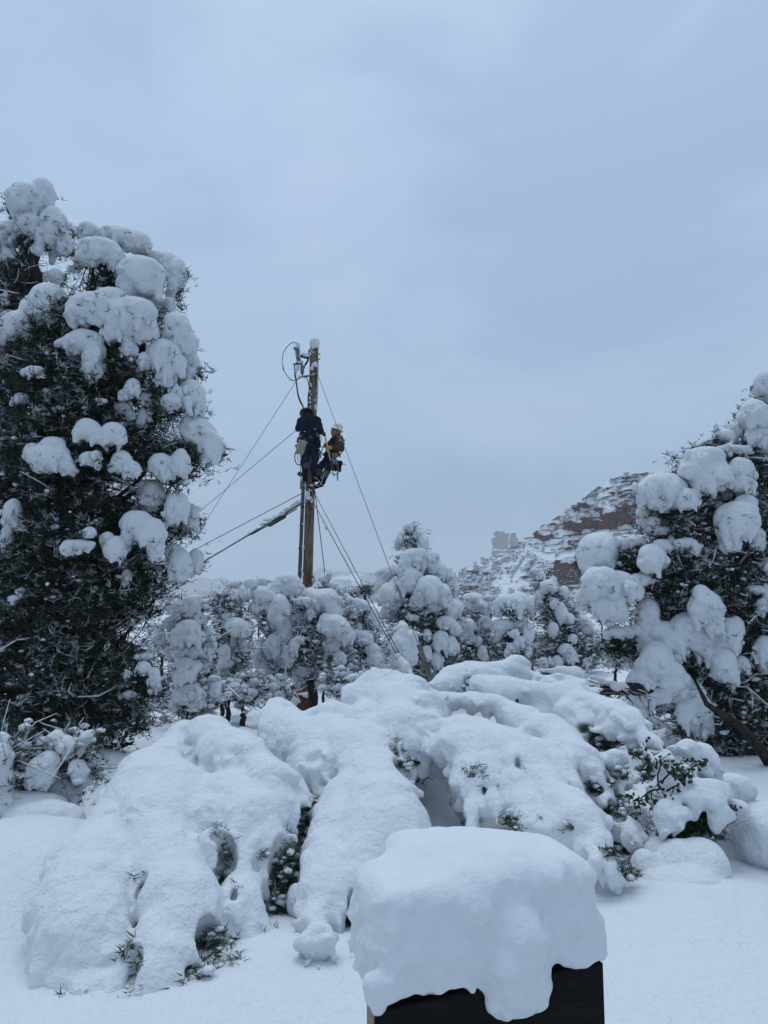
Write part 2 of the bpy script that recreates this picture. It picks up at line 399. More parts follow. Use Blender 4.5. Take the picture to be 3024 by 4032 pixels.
# ---------------------------------------------------------------- noise over the plane
class Plane:
    def __init__(s, seed, n=128): s.n = n; s.t = np.random.default_rng(seed).standard_normal((n, n))
    def __call__(s, x, y, wx, wy=None):
        wy = wy or wx; u = np.asarray(x)/wx+500.3; v = np.asarray(y)/wy+500.7; i = np.floor(u).astype(int); j = np.floor(v).astype(int); f = u-i; g = v-j
        f = f*f*(3-2*f); g = g*g*(3-2*g); n = s.n; t = s.t
        a = t[i % n, j % n]*(1-f)+t[(i+1) % n, j % n]*f; b = t[i % n, (j+1) % n]*(1-f)+t[(i+1) % n, (j+1) % n]*f
        return a*(1-g)+b*g
PN = Plane(3); PN2 = Plane(4)
def sstep(x, a, b): t = np.clip((x-a)/(b-a), 0, 1); return t*t*(3-2*t)
MOUNDS = []
for (px, py, D, r, h) in ((1500, 1940, 4.6, 0.5, 0.05), (1640, 1860, 5.6, 0.6, 0.10), (60, 1880, 4.9, 0.6, 0.07), (-40, 1990, 4.6, 0.7, 0.10), (660, 2150, 3.6, 0.45, 0.04), (1560, 2010, 4.2, 0.6, 0.05)):
    p = F.pt(px, py, D); MOUNDS.append((p[0], p[1], r, h))
def ground_z(x, y):
    x = np.asarray(x, float); y = np.asarray(y, float)
    z = 0.75*(1-sstep(y, 7.5, 16))-2.0*sstep(y, 18, 120)
    for mx_, my_, r, h in MOUNDS: z = z+h*np.exp(-(((x-mx_)**2+(y-my_)**2)/r**2)**1.35)
    near = sstep(y, 1, 6)
    z = z+PN(x, y, 1.5)*0.06*(0.35+0.65*near)+PN2(x, y, 0.55)*0.020*near+PN(x, y, 0.21)*0.004+PN(x, y, 7)*0.12*sstep(y, 8, 20)
    z = z+sstep(y, 9, 13)*(np.abs(PN2(x, y, 0.42))*0.07+PN(x, y, 0.2)*0.02)*(1-sstep(y, 40, 80))
    z = z+sstep(np.hypot(x, y), 60, 400)*PN(x, y, 90)*1.2
    return z
# ---------------------------------------------------------------- the snow on the ground
ys = np.concatenate([np.linspace(-25, 1.9, 14), np.geomspace(2.0, 30, 260), np.geomspace(31, 7000, 50)])
ss = np.linspace(-1, 1, 280); ss = np.sign(ss)*np.abs(ss)**1.25
Y = np.repeat(ys[:, None], 280, 1); X = ss[None]*(np.abs(Y)*1.05+2.5+np.clip(-Y, 0, 99)*0.3)
Z = ground_z(X, Y)
i = np.arange(len(ys)-1)[:, None]*280+np.arange(279)[None]
Q = np.stack([i, i+1, i+281, i+280], -1).reshape(-1, 4)
me = mesh_np('snow_ground', np.stack([X, Y, Z], -1).reshape(-1, 3), [Q])
ground = tag(link('snow_ground', me, M['snow_near']), kind='structure')

# ---------------------------------------------------------------- the rocky hillside (each photo column runs up the slope; steep where the ledges and cliffs are)
def rect(x, y, x0, y0, x1, y1, s=5):
    wob = PN2(x, y, 22, 9)*5+PN(x+7, y, 8, 4)*3; x = x+PN(x, y, 50, 22)*15; y = y+PN2(x, y, 60, 90)*11+PN(x, y, 17, 30)*4
    return np.clip(np.minimum.reduce([x-x0+wob, x1-x+wob, (y-y0)+wob*0.8, (y1-y)+wob*0.8])/s, 0, 1)
nu, nv = 390, 290
sx = np.linspace(940, 1720, nu)
sky_x = [940, 985, 1060, 1110, 1150, 1185, 1215, 1240, 1265, 1290, 1330, 1380, 1440, 1520, 1620, 1720]
sky_y = [1262, 1240, 1206, 1180, 1150, 1128, 1107, 1090, 1074, 1052, 1034, 1022, 1018, 1024, 1040, 1060]
top = np.interp(sx, sky_x, sky_y)+PN(sx, sx*0, 14)*1.6+PN2(sx, sx*0, 5)*0.8
bot = 1345.0
v = np.linspace(0, 1, nv)
PYX = bot+(top[None]-bot)*v[:, None]                    # rows from the foot to the skyline
PXX = np.repeat(sx[None], nv, 0)
cx, cy = (PXX/0.5486-1700)*1.8433, (PYX/0.5486-1800)*1.8433     # crop 6 coordinates
dip = cy+0.10*(cx-900)
cliff = np.zeros_like(cx)
for r in ((735, 548, 868, 604), (868, 490, 955, 500), (950, 468, 1090, 540), (1080, 432, 1230, 520), (1215, 400, 1345, 528), (1335, 345, 1560, 498), (1560, 330, 1800, 470),
          (1000, 350, 1070, 392), (1060, 325, 1140, 370), (1180, 372, 1250, 398), (1290, 238, 1385, 266), (1370, 264, 1490, 292), (1390, 142, 1440, 152), (1500, 215, 1640, 240),
          (825, 800, 900, 900), (885, 752, 1100, 925), (1100, 740, 1300, 900), (985, 628, 1060, 652), (290, 830, 420, 850), (300, 868, 350, 880), (520, 790, 570, 800), (1300, 620, 1500, 660)):
    cliff = np.maximum(cliff, rect(cx, cy, *r))
led = 0.95*PN(cx+cy*0.3, dip, 80, 7)+0.65*PN2(cx, dip, 24, 5.0)+0.6*PN(cx, dip, 150, 15)+0.25*PN2(cx, cy, 7, 5)
thr = 0.86-0.42*sstep(cy, 800, 250)+PN2(cx, cy, 190)*0.35
thr = np.where((cx < 700) | (cy > 960), thr+0.12, thr)
ledge = sstep(led, thr, thr+0.35)
steep = np.maximum(cliff*(0.9+0.1*PN(cx, cy, 25, 9)), ledge*0.85)
# snowy shelves on the big cliffs
shelf = np.maximum(sstep(PN(cx, dip, 34, 5)+0.5*PN2(cx, cy, 12, 4), 1.0, 1.3)*(cy > 740), sstep(PN2(cx+40, dip, 90, 7)+0.4*PN(cx, cy, 14, 4), 1.45, 1.7))
steep = np.clip(steep*(1-shelf), 0, 1)
tslope = np.tan(np.radians(31+42*0+PN(cx, cy, 70)*4)); tsl = np.where(steep > 0, tslope+(8.0-tslope)*steep**1.5, tslope)
a, b_, c = ray(PXX/0.5486, PYX/0.5486); tanE = c/b_; az = a/b_
kb = np.hanning(31); kb /= kb.sum()
tsl = np.apply_along_axis(lambda r: np.convolve(np.pad(r, 15, mode='edge'), kb, 'valid'), 1, tsl)
D = np.zeros_like(tanE); D[0] = np.interp(sx, [940, 1100, 1300, 1720], [262, 232, 205, 190])+PN(sx, sx*0, 70)*3
for k in range(1, nv):
    D[k] = D[k-1]*(tsl[k]-tanE[k-1])/(tsl[k]-tanE[k])
D = D-steep*0.9+PN(cx, cy, 30, 12)*0.3
X = az*D; Yh = D+PN2(cx, cy, 9, 30)*0.2*steep; Z = CAMZ+tanE*D
V = np.stack([X, Yh, Z], -1)
back = []
for k, (dy, dz) in enumerate(((3, -0.2), (10, -2), (30, -10), (80, -45))):      # the far side of the hill
    q_ = V[-1].copy(); q_[:, 1] += dy; q_[:, 0] += q_[:, 0]/q_[:, 1]*dy; q_[:, 2] += dz; back.append(q_)
V = np.concatenate([V, np.array(back)], 0); nr = V.shape[0]
i = np.arange(nr-1)[:, None]*nu+np.arange(nu-1)[None]
Q = np.stack([i, i+1, i+nu+1, i+nu], -1).reshape(-1, 4)
hill = tag(link('rocky_hillside', mesh_np('rocky_hillside', V.reshape(-1, 3), [Q], True, {'bare': np.concatenate([steep.ravel(), np.zeros(4*nu)])}), M['rock']), kind='structure')
HV = V[:nv]
def hill_point(px, py):
    j = int(np.clip(np.searchsorted(sx, px), 0, nu-1)); k = int(np.argmin(np.abs(PYX[:, j]-py))); return HV[k, j], steep[k, j]
# ---------------------------------------------------------------- spires in the fog and the lower mesas behind the valley
g = np.random.default_rng(21)
D = 1450.0; u = F.m(D)
def at(px, py, d=D): return F.pt(px, py, d)
f = Field(at(1046, 1225)-[5, 34, 14], at(1140, 1140)+[5, 34, 8], 1.5)
for (x, y, w, h, dd) in ((1079, 1172, 9, 24, 0), (1088, 1176, 7.5, 24, 3), (1073, 1182, 8, 20, 0), (1113, 1180, 6.0, 18, 6), (1110, 1170, 2.6, 16, 5), (1098, 1212, 9, 14, 4), (1083, 1205, 18, 15, 0), (1108, 1210, 20, 14, 0), (1080, 1222, 26, 12, 0)):
    f.bx(at(x, y)+[0, dd, 0], (w*u, 7+w*u*0.6, h*u), rad=1.5, k=0.8)
f.ell(at(1079, 1151), (6*u, 9, 5*u), 2); f.ell(at(1088, 1156), (5*u, 9, 6*u), 2); f.ell(at(1111, 1156), (2.2*u, 6, 8*u), 1)
f.noise((11, 11, 36), 1.2, g); f.noise((15, 15, 6), 1.1, g); f.noise(5.5, 0.7, g)
V, Q = f.surf(); me = mesh_np('rock_spires', V, [Q]); nn = np.zeros(len(V)*3, np.float32); me.vertex_normals.foreach_get('vector', nn)
a_ = me.attributes.new('bare', 'FLOAT', 'POINT'); a_.data.foreach_set('value', (1-sstep(nn.reshape(-1, 3)[:, 2], 0.25, 0.6)).astype(np.float32))
tag(link('rock_spires', me, M['rock']), kind='structure')
def ridge(name, D, pts, depth, rough, sd):
    xs = np.linspace(pts[0][0], pts[-1][0], 220); topy = np.interp(xs, [p[0] for p in pts], [p[1] for p in pts])+PN(xs+sd, xs*0, 22)*rough+PN2(xs+sd, xs*0, 7)*rough*0.4
    nr = 36; rows = []; bare = []
    for k in range(nr):
        t = k/(nr-1); a, b1, c = ray(xs/0.5486, (1330+(topy-1330)*t)/0.5486)
        st = PN(xs, np.full_like(xs, k), 30, 3.2)
        if k == 0: d = np.full_like(xs, D-depth*0.5)
        else: d = d+depth/nr*np.where(st > 0.2, 0.15, 1.6)
        bare.append((st > -0.7)*0.9); rows.append(np.stack([a/b1*d, d, CAMZ+c/b1*d], -1))
    q_ = rows[-1].copy(); q_[:, 1] += 60; q_[:, 2] -= 30; rows.append(q_)
    bare.append(np.zeros(len(xs))); V = np.array(rows); n = len(xs); i = np.arange(len(rows)-1)[:, None]*n+np.arange(n-1)[None]
    Q = np.stack([i, i+1, i+n+1, i+n], -1).reshape(-1, 4)
    tag(link(name, mesh_np(name, V.reshape(-1, 3), [Q], True, {'bare': np.array(bare).ravel()}), M['rock']), kind='structure')
ridge('fogbound_ridge', 2900, ((330, 1262), (440, 1250), (560, 1252), (640, 1247), (690, 1228), (740, 1232), (800, 1238), (860, 1252), (960, 1262), (1080, 1275)), 260, 2.0, 0)
ridge('low_ridge', 2000, ((300, 1292), (430, 1280), (520, 1272), (610, 1276), (700, 1266), (830, 1270), (930, 1268), (1010, 1280), (1100, 1290)), 160, 1.2, 40)
# ---------------------------------------------------------------- the foggy air
b = B(); b.box((0, 1690, 128.5), (4600, 3500, 271))
hz = link('haze', b.mesh('haze', False), [])
m = bpy.data.materials.new('foggy_air'); m.use_nodes = True; t = m.node_tree; t.nodes.clear()
pv = N(t, 'ShaderNodeVolumePrincipled'); pv.inputs['Color'].default_value = (0.86, 0.89, 0.93, 1); pv.inputs['Density'].default_value = 0.00045; pv.inputs['Anisotropy'].default_value = 0.25
mo = N(t, 'ShaderNodeOutputMaterial'); t.links.new(pv.outputs[0], mo.inputs['Volume'])
hz.data.materials.append(m); tag(hz, kind='stuff')
# ---------------------------------------------------------------- junipers on the hillside
def hill_shrub(g):
    b = B(); n = 26; th = g.random(n)*2*math.pi; r = np.sqrt(g.random(n)); z = g.random(n)
    P = np.stack([r*np.cos(th)*0.8*(1-0.45*z), r*np.sin(th)*0.8*(1-0.45*z), 0.1+z*1.15], -1)
    scatter(b, SPRAYS, P, 0.35+0.2*g.random(n), g, 0.6, A=g.random(n)*0.9)
    k = 15; s_ = 0.18+0.2*g.random(k)
    scatter(b, LUMPS1, P[:k]+[0, 0, 0.12], np.stack([s_*1.2, s_*1.2, s_*0.7], -1), g, 0.3, m=1)
    b.tube([(0, 0, -0.6), (0, 0, 0.6)], [0.09, 0.05], 5, m=2)
    return b.mesh('hillside_juniper')
SH = [hill_shrub(rng) for _ in range(6)]
for s_ in SH:
    for m_ in (M['juniper'], M['frost'], M['bark']): s_.materials.append(m_)
g = np.random.default_rng(5); n = 0; tries = 0
while n < 290 and tries < 4000:
    tries += 1
    px = 975+g.random()*480; tp = np.interp(px, sky_x, sky_y); py = tp+1+(1310-tp)*g.random()**1.1
    p, stp = hill_point(px, py)
    if stp > 0.25 or PN(px*3, py*3, 60)+g.random()*1.4 < 0.35: continue
    o = bpy.data.objects.new('hillside_juniper', SH[g.integers(6)]); COL.objects.link(o); o.location = tuple(p-[0, 0, 0.1])
    sc_ = (0.5+0.95*g.random()**2)*(1.2 if py > 1200 else 1); o.scale = (sc_, sc_, sc_*(0.8+0.5*g.random())); o.rotation_euler = (0, 0, g.random()*6.28)
    tag(o, 'small snow-dusted juniper growing among the red ledges of the hillside', 'juniper', 'junipers scattered over the rocky hillside'); n += 1
# ---------------------------------------------------------------- trees under snow
def clump_part(parent, pts, mp, D0, dys, vpx=1.8, fringe=1.0, amp=1.0, g=None, mat_='snow', name='snow_clump', kmul=1.0, grow=1.06, CE=None):
    """one load of snow: ellipses measured on the photograph, given depth, with hanging bulges along the lower edge"""
    E = []
    for (q, dy) in zip(pts, dys):
        x, y, rx, ry = q[:4]; rx, ry = (rx*grow, ry*grow) if D0 < 10 else (rx*0.98, ry*0.98); D = D0+dy; c = mp.pt(x, y, D); u = mp.m(D); rx *= u; ry *= u
        ryd = q[4]*u if len(q) > 4 else max(min(rx, ry)*1.0, 0.75*math.sqrt(rx*ry))
        E.append((c, np.array([rx, ryd, ry])))
    if CE is not None: CE += [(c, r*0.98) for c, r in E]
    px_out = D0/739.0; big = max(e[1].max() for e in E); vox = max(px_out*vpx, big/40)
    lo = np.min([e[0]-e[1] for e in E], 0); hi = np.max([e[0]+e[1] for e in E], 0); pad = 0.45*big+4*vox
    f = Field(lo-pad*np.array([1, 1, 1.1]), hi+pad, vox)
    for c, r in E:
        k = 0.20*r.min()*kmul
        if r.max() > 5*vox:                     # an uneven heap rather than a ball
            near_ = D0 < 10; f.ell(c, r*(0.92 if near_ else 0.86), k)
            for j in range(4 if near_ else 6):
                a, h = g.random()*2*math.pi, g.random()*1.6-0.9; q0 = c+np.array([math.cos(a)*math.sqrt(max(0, 1-h*h*0.8)), math.sin(a)*0.8, h])*r*0.50
                rr_ = r*(0.34+0.30*g.random(3)); tl = g.standard_normal(3)*0.5; cs, sn = math.cos(tl[0]), math.sin(tl[0]); c2, s2_ = math.cos(tl[1]), math.sin(tl[1])
                f.ell(q0, rr_, k*0.8, np.array([[cs, 0, sn], [0, 1, 0], [-sn, 0, cs]]) @ np.array([[1, 0, 0], [0, c2, -s2_], [0, s2_, c2]]))
        else: f.ell(c, r*0.93, k)
        if r.max() > 5*vox:
          for j in range(int(7*fringe)):          # snow sagging off the lower rim
            a = g.random()*2*math.pi; q0 = c+np.array([math.cos(a)*r[0]*0.72, math.sin(a)*r[1]*0.72, -r[2]*(0.25+0.3*g.random())]); s_ = (0.16+0.16*g.random())*min(r[0], r[2]); ln = (0.25+0.75*g.random()**2)*r[2]
            f.cone(q0, q0+[0.12*ln*g.standard_normal(), 0.1*ln*g.standard_normal(), -ln], s_*1.3, s_*0.45, k*0.5)
        n = int(9*fringe)
        for j in range(n):                      # bulges low on the rim
            a = g.random()*2*math.pi; ph = -1.25+1.35*g.random()
            dvec = np.array([math.cos(a)*math.cos(ph), math.sin(a)*math.cos(ph)*0.9, math.sin(ph)])
            s_ = (0.17+0.2*g.random())*(r[0]*r[1]*r[2])**(1/3.)
            f.ell(c+dvec*r*0.82, np.array([s_, s_, s_*(0.9+0.7*g.random())]), k*0.7)
    sm = min(big, 0.45)
    sm = min(big, 0.36) if D0 < 10 else min(big, 0.28); amp = amp*0.72; f.noise(0.9*sm, 0.075*sm*amp, g); f.noise(0.42*sm, 0.055*sm*amp, g, 0.55, True); f.noise(max(0.17*sm, 2.1*vox), 0.042*sm*amp, g, 0.75, True)
    b = B(); f.into(b)
    if b.n == 0: return None
    return part(name, b, M[mat_], parent)
def in_front(FO, c):
    """how far towards the viewer the foliage bulges at this place"""
    best = None
    for (fc, fr) in FO:
        q = ((c[0]-fc[0])/fr[0])**2+((c[2]-fc[2])/fr[2])**2
        if q < 1:
            y = fc[1]-fr[1]*math.sqrt(1-q)
            if best is None or y < best: best = y
    return best
def leafage(b, FO, n, g, size=0.06, tmpl=SPRAYS, per=14, sp=0.09, frost=0.2, blumps=None, plump=0.3, slump=0.05, hang=0.0, floor=None, CE=()):
    """sprays gathered in branchlets; a share of the branchlets carries a little snow"""
    vol = np.array([f[1].prod() for f in FO])**0.8; pr = vol/vol.sum(); m = max(int(n/per), 1)
    w = g.choice(len(FO), m, p=pr); C = np.array([FO[i][0] for i in w]); R = np.array([FO[i][1] for i in w])
    d = g.standard_normal((m, 3)); d /= np.linalg.norm(d, axis=1)[:, None]
    cl = C+d*R*(0.35+0.65*g.random(m)[:, None]**0.6)
    wk = w
    if floor is not None: wk = w[cl[:, 2] > floor]; cl = cl[cl[:, 2] > floor]
    m = len(cl)
    keepc = np.array([(g.random() < 0.35) or (p[1] < FO[wi][0][1]+0.35*FO[wi][1][1]) for p, wi in zip(cl, wk)]) if m else np.zeros(0, bool)
    cl = cl[keepc]; m = len(cl)
    ax_ = cl-np.array([FO[i][0] for i in wk[keepc]]).reshape(-1, 3)+g.standard_normal((m, 3))*0.15; ax_ /= np.linalg.norm(ax_, axis=1)[:, None]+1e-6; ax_[:, 2] = ax_[:, 2]*0.4-0.15; ax_ = ax_[:, None]
    P = (cl[:, None]+g.standard_normal((m, per, 3))*sp*np.array([0.6, 0.6, 0.4])*(0.6+0.8*g.random((m, 1, 1)))+ax_*g.standard_normal((m, per, 1))*sp*1.3).reshape(-1, 3)
    ct = g.random(m)
    keep = np.ones(len(P), bool)
    for c, r in CE:
        dx = (P[:, 0]-c[0])/r[0]; dz = (P[:, 2]-c[2])/r[2]; q = dx*dx+dz*dz
        keep &= ~((q < 1.0) & (P[:, 1] < c[1]+0.25*r[1])) & ~((q < 1.7) & (dz > -0.1) & (P[:, 1] < c[1]+0.8*r[1])) & ~((np.abs(dx) < 0.8) & (dz > 0) & (dz < 1.5) & (P[:, 1] < c[1]+0.8*r[1]))
    tint = np.clip(ct[:, None]*0.45+g.random((m, per))*0.3, 0, 0.74)
    if m == 0: return cl
    fr_ = g.random((m, per)) < np.where(ct[:, None] > 1-frost, 0.7, frost*0.25); tint = np.where(fr_, 0.8+0.2*g.random((m, per)), tint).ravel()
    scatter(b, tmpl, P[keep], size*(0.6+0.8*g.random(keep.sum())), g, 0.9, A=tint[keep])
    if blumps is not None:
        kk = keep.reshape(m, per)[:, :3].ravel(); k = (P.reshape(m, per, 3)[:, :3].reshape(-1, 3)); k = k[(g.random(len(k)) < plump) & kk]
        s_ = slump*(0.35+1.1*g.random(len(k))**2)
        scatter(blumps, LUMPS0 if cl[0, 1] > 12 else LUMPS1, k+[0, 0, sp*0.45], np.stack([s_*(1+0.5*g.random(len(k))), s_*(1+0.3*g.random(len(k))), s_*(0.55+0.5*hang+0.3*g.random(len(k)))], -1), g, 0.35)
    return cl
def wiggle(a, b_, n, amp, g, sag=0.0):
    t = np.linspace(0, 1, n)[:, None]; P = a+(b_-a)*t; L_ = np.linalg.norm(b_-a)
    w = np.cumsum(g.standard_normal((n, 3)), 0); w -= w[0]; w = w-w[-1]*t
    return P+w*amp*L_/math.sqrt(n)+np.array([0, 0, 1])*(np.sin(t*math.pi)*sag*L_)
def along(P, t):
    s_ = t*(len(P)-1); i = min(int(s_), len(P)-2); return P[i]+(P[i+1]-P[i])*(s_-i)
def tree(name, label, cat, mp, D, trunk, fol, clumps, n=9000, size=0.06, seed=1, group=None, frost=0.2, plump=0.3, slump=0.05, limbs=14, twigs=120, trad=(0.12, 0.03),
         twig_snow=0.3, fringe=1.5, tmpl=SPRAYS, per=14, sp=0.09, vpx=1.5, under=True, deep=1.0, limb_r=0.035, base=None, amp=1.0, tw_r=0.006, push=1.0, hang=0.0, fill=0.86):
    g = np.random.default_rng(seed)
    T = np.array([mp.pt(x, y, D+(q[0] if q else 0)) for x, y, *q in trunk])
    gz = float(ground_z(T[0][0], T[0][1]))
    if T[0][2] > gz: T = np.vstack([[T[0][0]+(T[0][0]-T[1][0])*0.1, T[0][1], gz-0.15], T])
    root = empty(name, (T[0][0], T[0][1], gz), label, cat, group)
    # trunk
    n_ = 22; tt = np.linspace(0, 1, n_); TP = np.array([along(T, t) for t in tt]); TP[1:-1] += g.standard_normal((n_-2, 3))*0.02
    TR = np.linspace(trad[0], trad[1], n_)*(1+0.1*g.standard_normal(n_)); b = B(); b.tube(TP, TR, 12); part('trunk', b, M['bark'], root)
    FO = []
    for (x, y, rx, ry, *q) in fol:
        dy = q[0] if q else 0; dr = q[1] if len(q) > 1 else 1.0; u = mp.m(D+dy)
        FO.append((mp.pt(x, y, D+dy), np.array([rx*u, max(rx, ry*0.5)*u*deep*dr, ry*u])*fill))
    # snow loads
    extra = []; CE = []
    for k, cl in enumerate(clumps):
        c0 = mp.pt(cl[0][0], cl[0][1], D); fy = in_front(FO, c0); base_dy = 0 if fy is None else (fy-D)*push
        dys = []
        for e in cl:
            dys.append(base_dy+(e[5] if len(e) > 5 else 0)+g.standard_normal()*0.02)
        for i_, e in enumerate(cl): dys[i_] -= 0.45*min(e[2], e[3])*mp.m(D)*(fy is not None)
        clump_part(root, cl, mp, D, dys, vpx, fringe, amp, g, CE=CE)
        if under:
            for e, dy in zip(cl, dys):
                u = mp.m(D+dy); c = mp.pt(e[0], e[1]+e[3]*0.45, D+dy+0.55*min(e[2], e[3])*u)
                extra.append((c, np.array([e[2]*0.74, min(e[2], e[3])*0.6, e[3]*0.70])*u))
    bf, bl, bt = B(), B(), B()
    ctr = leafage(bf, FO, n, g, size, tmpl, per, sp, frost, bl, plump, slump, hang, floor=gz+0.05, CE=CE)
    if extra: leafage(bf, extra, int(n*0.35), g, size, tmpl, per, sp*0.7, frost*0.6, bl, plump*0.5, slump*0.8, hang, floor=gz+0.05, CE=CE)
    for c, r in CE:                              # twig ends and crumbs of snow along the lower rims
        m_ = int(np.clip(r[0]*r[2]*(500 if D < 10 else 700), 8, 34)); a = g.random(m_)*2*math.pi; ph = -1.35+1.45*g.random(m_)
        Pn = c+np.stack([np.cos(a)*np.cos(ph)*r[0], -np.abs(np.sin(a))*np.cos(ph)*r[1], np.sin(ph)*r[2]], -1)*(1.0+0.06*g.standard_normal((m_, 1)))
        scatter(bf, tmpl, Pn, size*(0.5+0.6*g.random(m_)), g, 1.2, A=np.where(g.random(m_) < 0.45+frost*0.5, 0.85+0.15*g.random(m_), g.random(m_)*0.5))
        j = g.random(m_) < 0.5; sz = (0.014+0.035*g.random(j.sum())**2)*min(1.6, max(0.7, D/10))
        scatter(bl, LUMPS0 if D > 12 else LUMPS1, Pn[j]+g.standard_normal((j.sum(), 3))*0.015, np.stack([sz*1.1, sz, sz*(0.9+0.9*g.random(j.sum()))], -1), g, 0.3)
    if bf.n: part('foliage', bf, M['juniper'] if tmpl is SPRAYS else M['needles'], root, False, 'stuff')
    if bl.n: part('snow_dusting', bl, M['snow'], root, True, 'stuff')
    # limbs reaching to the leaf masses
    tg = [f for f in FO for _ in range(max(1, int(round(limbs/len(FO)))))][:limbs] if FO else []
    bs = B(); Ls = []
    for fc, fr in tg:
        d = g.standard_normal(3); d /= np.linalg.norm(d); end = fc+d*fr*0.8
        t0 = np.clip((end[2]-T[0][2])/(T[-1][2]-T[0][2])-0.12-0.15*g.random(), 0.05, 0.95); st = along(T, t0)
        P = wiggle(st, end, 9, 0.10, g, -0.06); Ls.append(P); L_ = np.linalg.norm(end-st)
        b = B(); b.tube(P, np.linspace(min(limb_r*(0.6+0.5*L_), trad[0]*0.7), limb_r*0.25, 9), 6); part('branch', b, M['bark'], root)
        if twig_snow > 0.5: bs.tube(P[1:]+[0, 0, limb_r*0.9], np.linspace(limb_r*1.0, limb_r*0.5, 8)*(0.7+0.6*g.random(8)), 6)
    for k in range(twigs):
        P0 = Ls[g.integers(len(Ls))] if Ls else T; a = along(P0, 0.25+0.75*g.random())
        near = (ctr if len(ctr) else T)[g.integers(max(len(ctr), 1), size=12)]; e_ = near[np.argmin(np.linalg.norm(near-a, axis=1))]
        P = wiggle(a, e_, 6, 0.16, g, -0.08)
        if any(((P[3, 0]-c[0])/r[0])**2+((P[3, 2]-c[2])/r[2])**2 < 1.3 and P[3, 1] < c[1]+r[1] for c, r in CE): continue
        bt.tube(P, np.linspace(tw_r*1.8, tw_r*0.6, 6), 3, False, A=g.random()*0.6)
        for q in range(2):
            s0 = along(P, 0.3+0.7*g.random()); P2 = wiggle(s0, s0+g.standard_normal(3)*[0.22, 0.22, 0.14], 4, 0.2, g)
            bt.tube(P2, [tw_r*0.9, tw_r*0.7, tw_r*0.5, tw_r*0.3], 3, False, A=g.random()*0.66)
            if g.random() < twig_snow: bs.tube(P2+[0, 0, tw_r*1.3], np.array([1.2, 2.0, 1.6, 0.8])*tw_r*1.1, 3, False)
        if g.random() < twig_snow: bs.tube(P+[0, 0, tw_r*1.8], np.array([1.2, 2.2, 2.0, 2.3, 1.8, 0.8])*tw_r*(0.8+0.8*g.random()), 4, False)
    if bt.n: part('twigs', bt, M['twig'], root, True, 'stuff')
    if bs.n: part('twig_snow', bs, M['snow'], root, True, 'stuff')
    return root
# ---- the two tall junipers at the left
tree('juniper_tree', 'tallest snow-laden juniper at the left edge with a rounded cap of snow on its tip', 'juniper', C3, 9.6,
     trunk=[(170, 4400), (150, 3300), (160, 2500), (150, 1900), (250, 1200), (262, 900), (255, 640), (230, 420)],
     fol=[(190, 640, 110, 90), (90, 900, 180, 140), (60, 1120, 240, 150), (80, 1550, 300, 380), (60, 2300, 380, 520), (0, 3050, 420, 560)],
     clumps=[[(200, 360, 145, 135), (310, 290, 82, 108), (150, 300, 90, 90)], [(222, 535, 105, 102)], [(395, 540, 115, 165), (480, 650, 60, 108)], [(60, 585, 95, 85), (-40, 640, 100, 100)], [(50, 770, 85, 90), (-30, 740, 80, 120)],
             [(405, 895, 58, 58)], [(20, 1060, 60, 35)], [(60, 1180, 60, 40)], [(-20, 1400, 60, 60)]],
     n=25000, size=0.08, seed=11, frost=0.24, plump=0.13, slump=0.028, limbs=34, twigs=420, trad=(0.17, 0.03), deep=0.75, vpx=1.75, twig_snow=0.12)
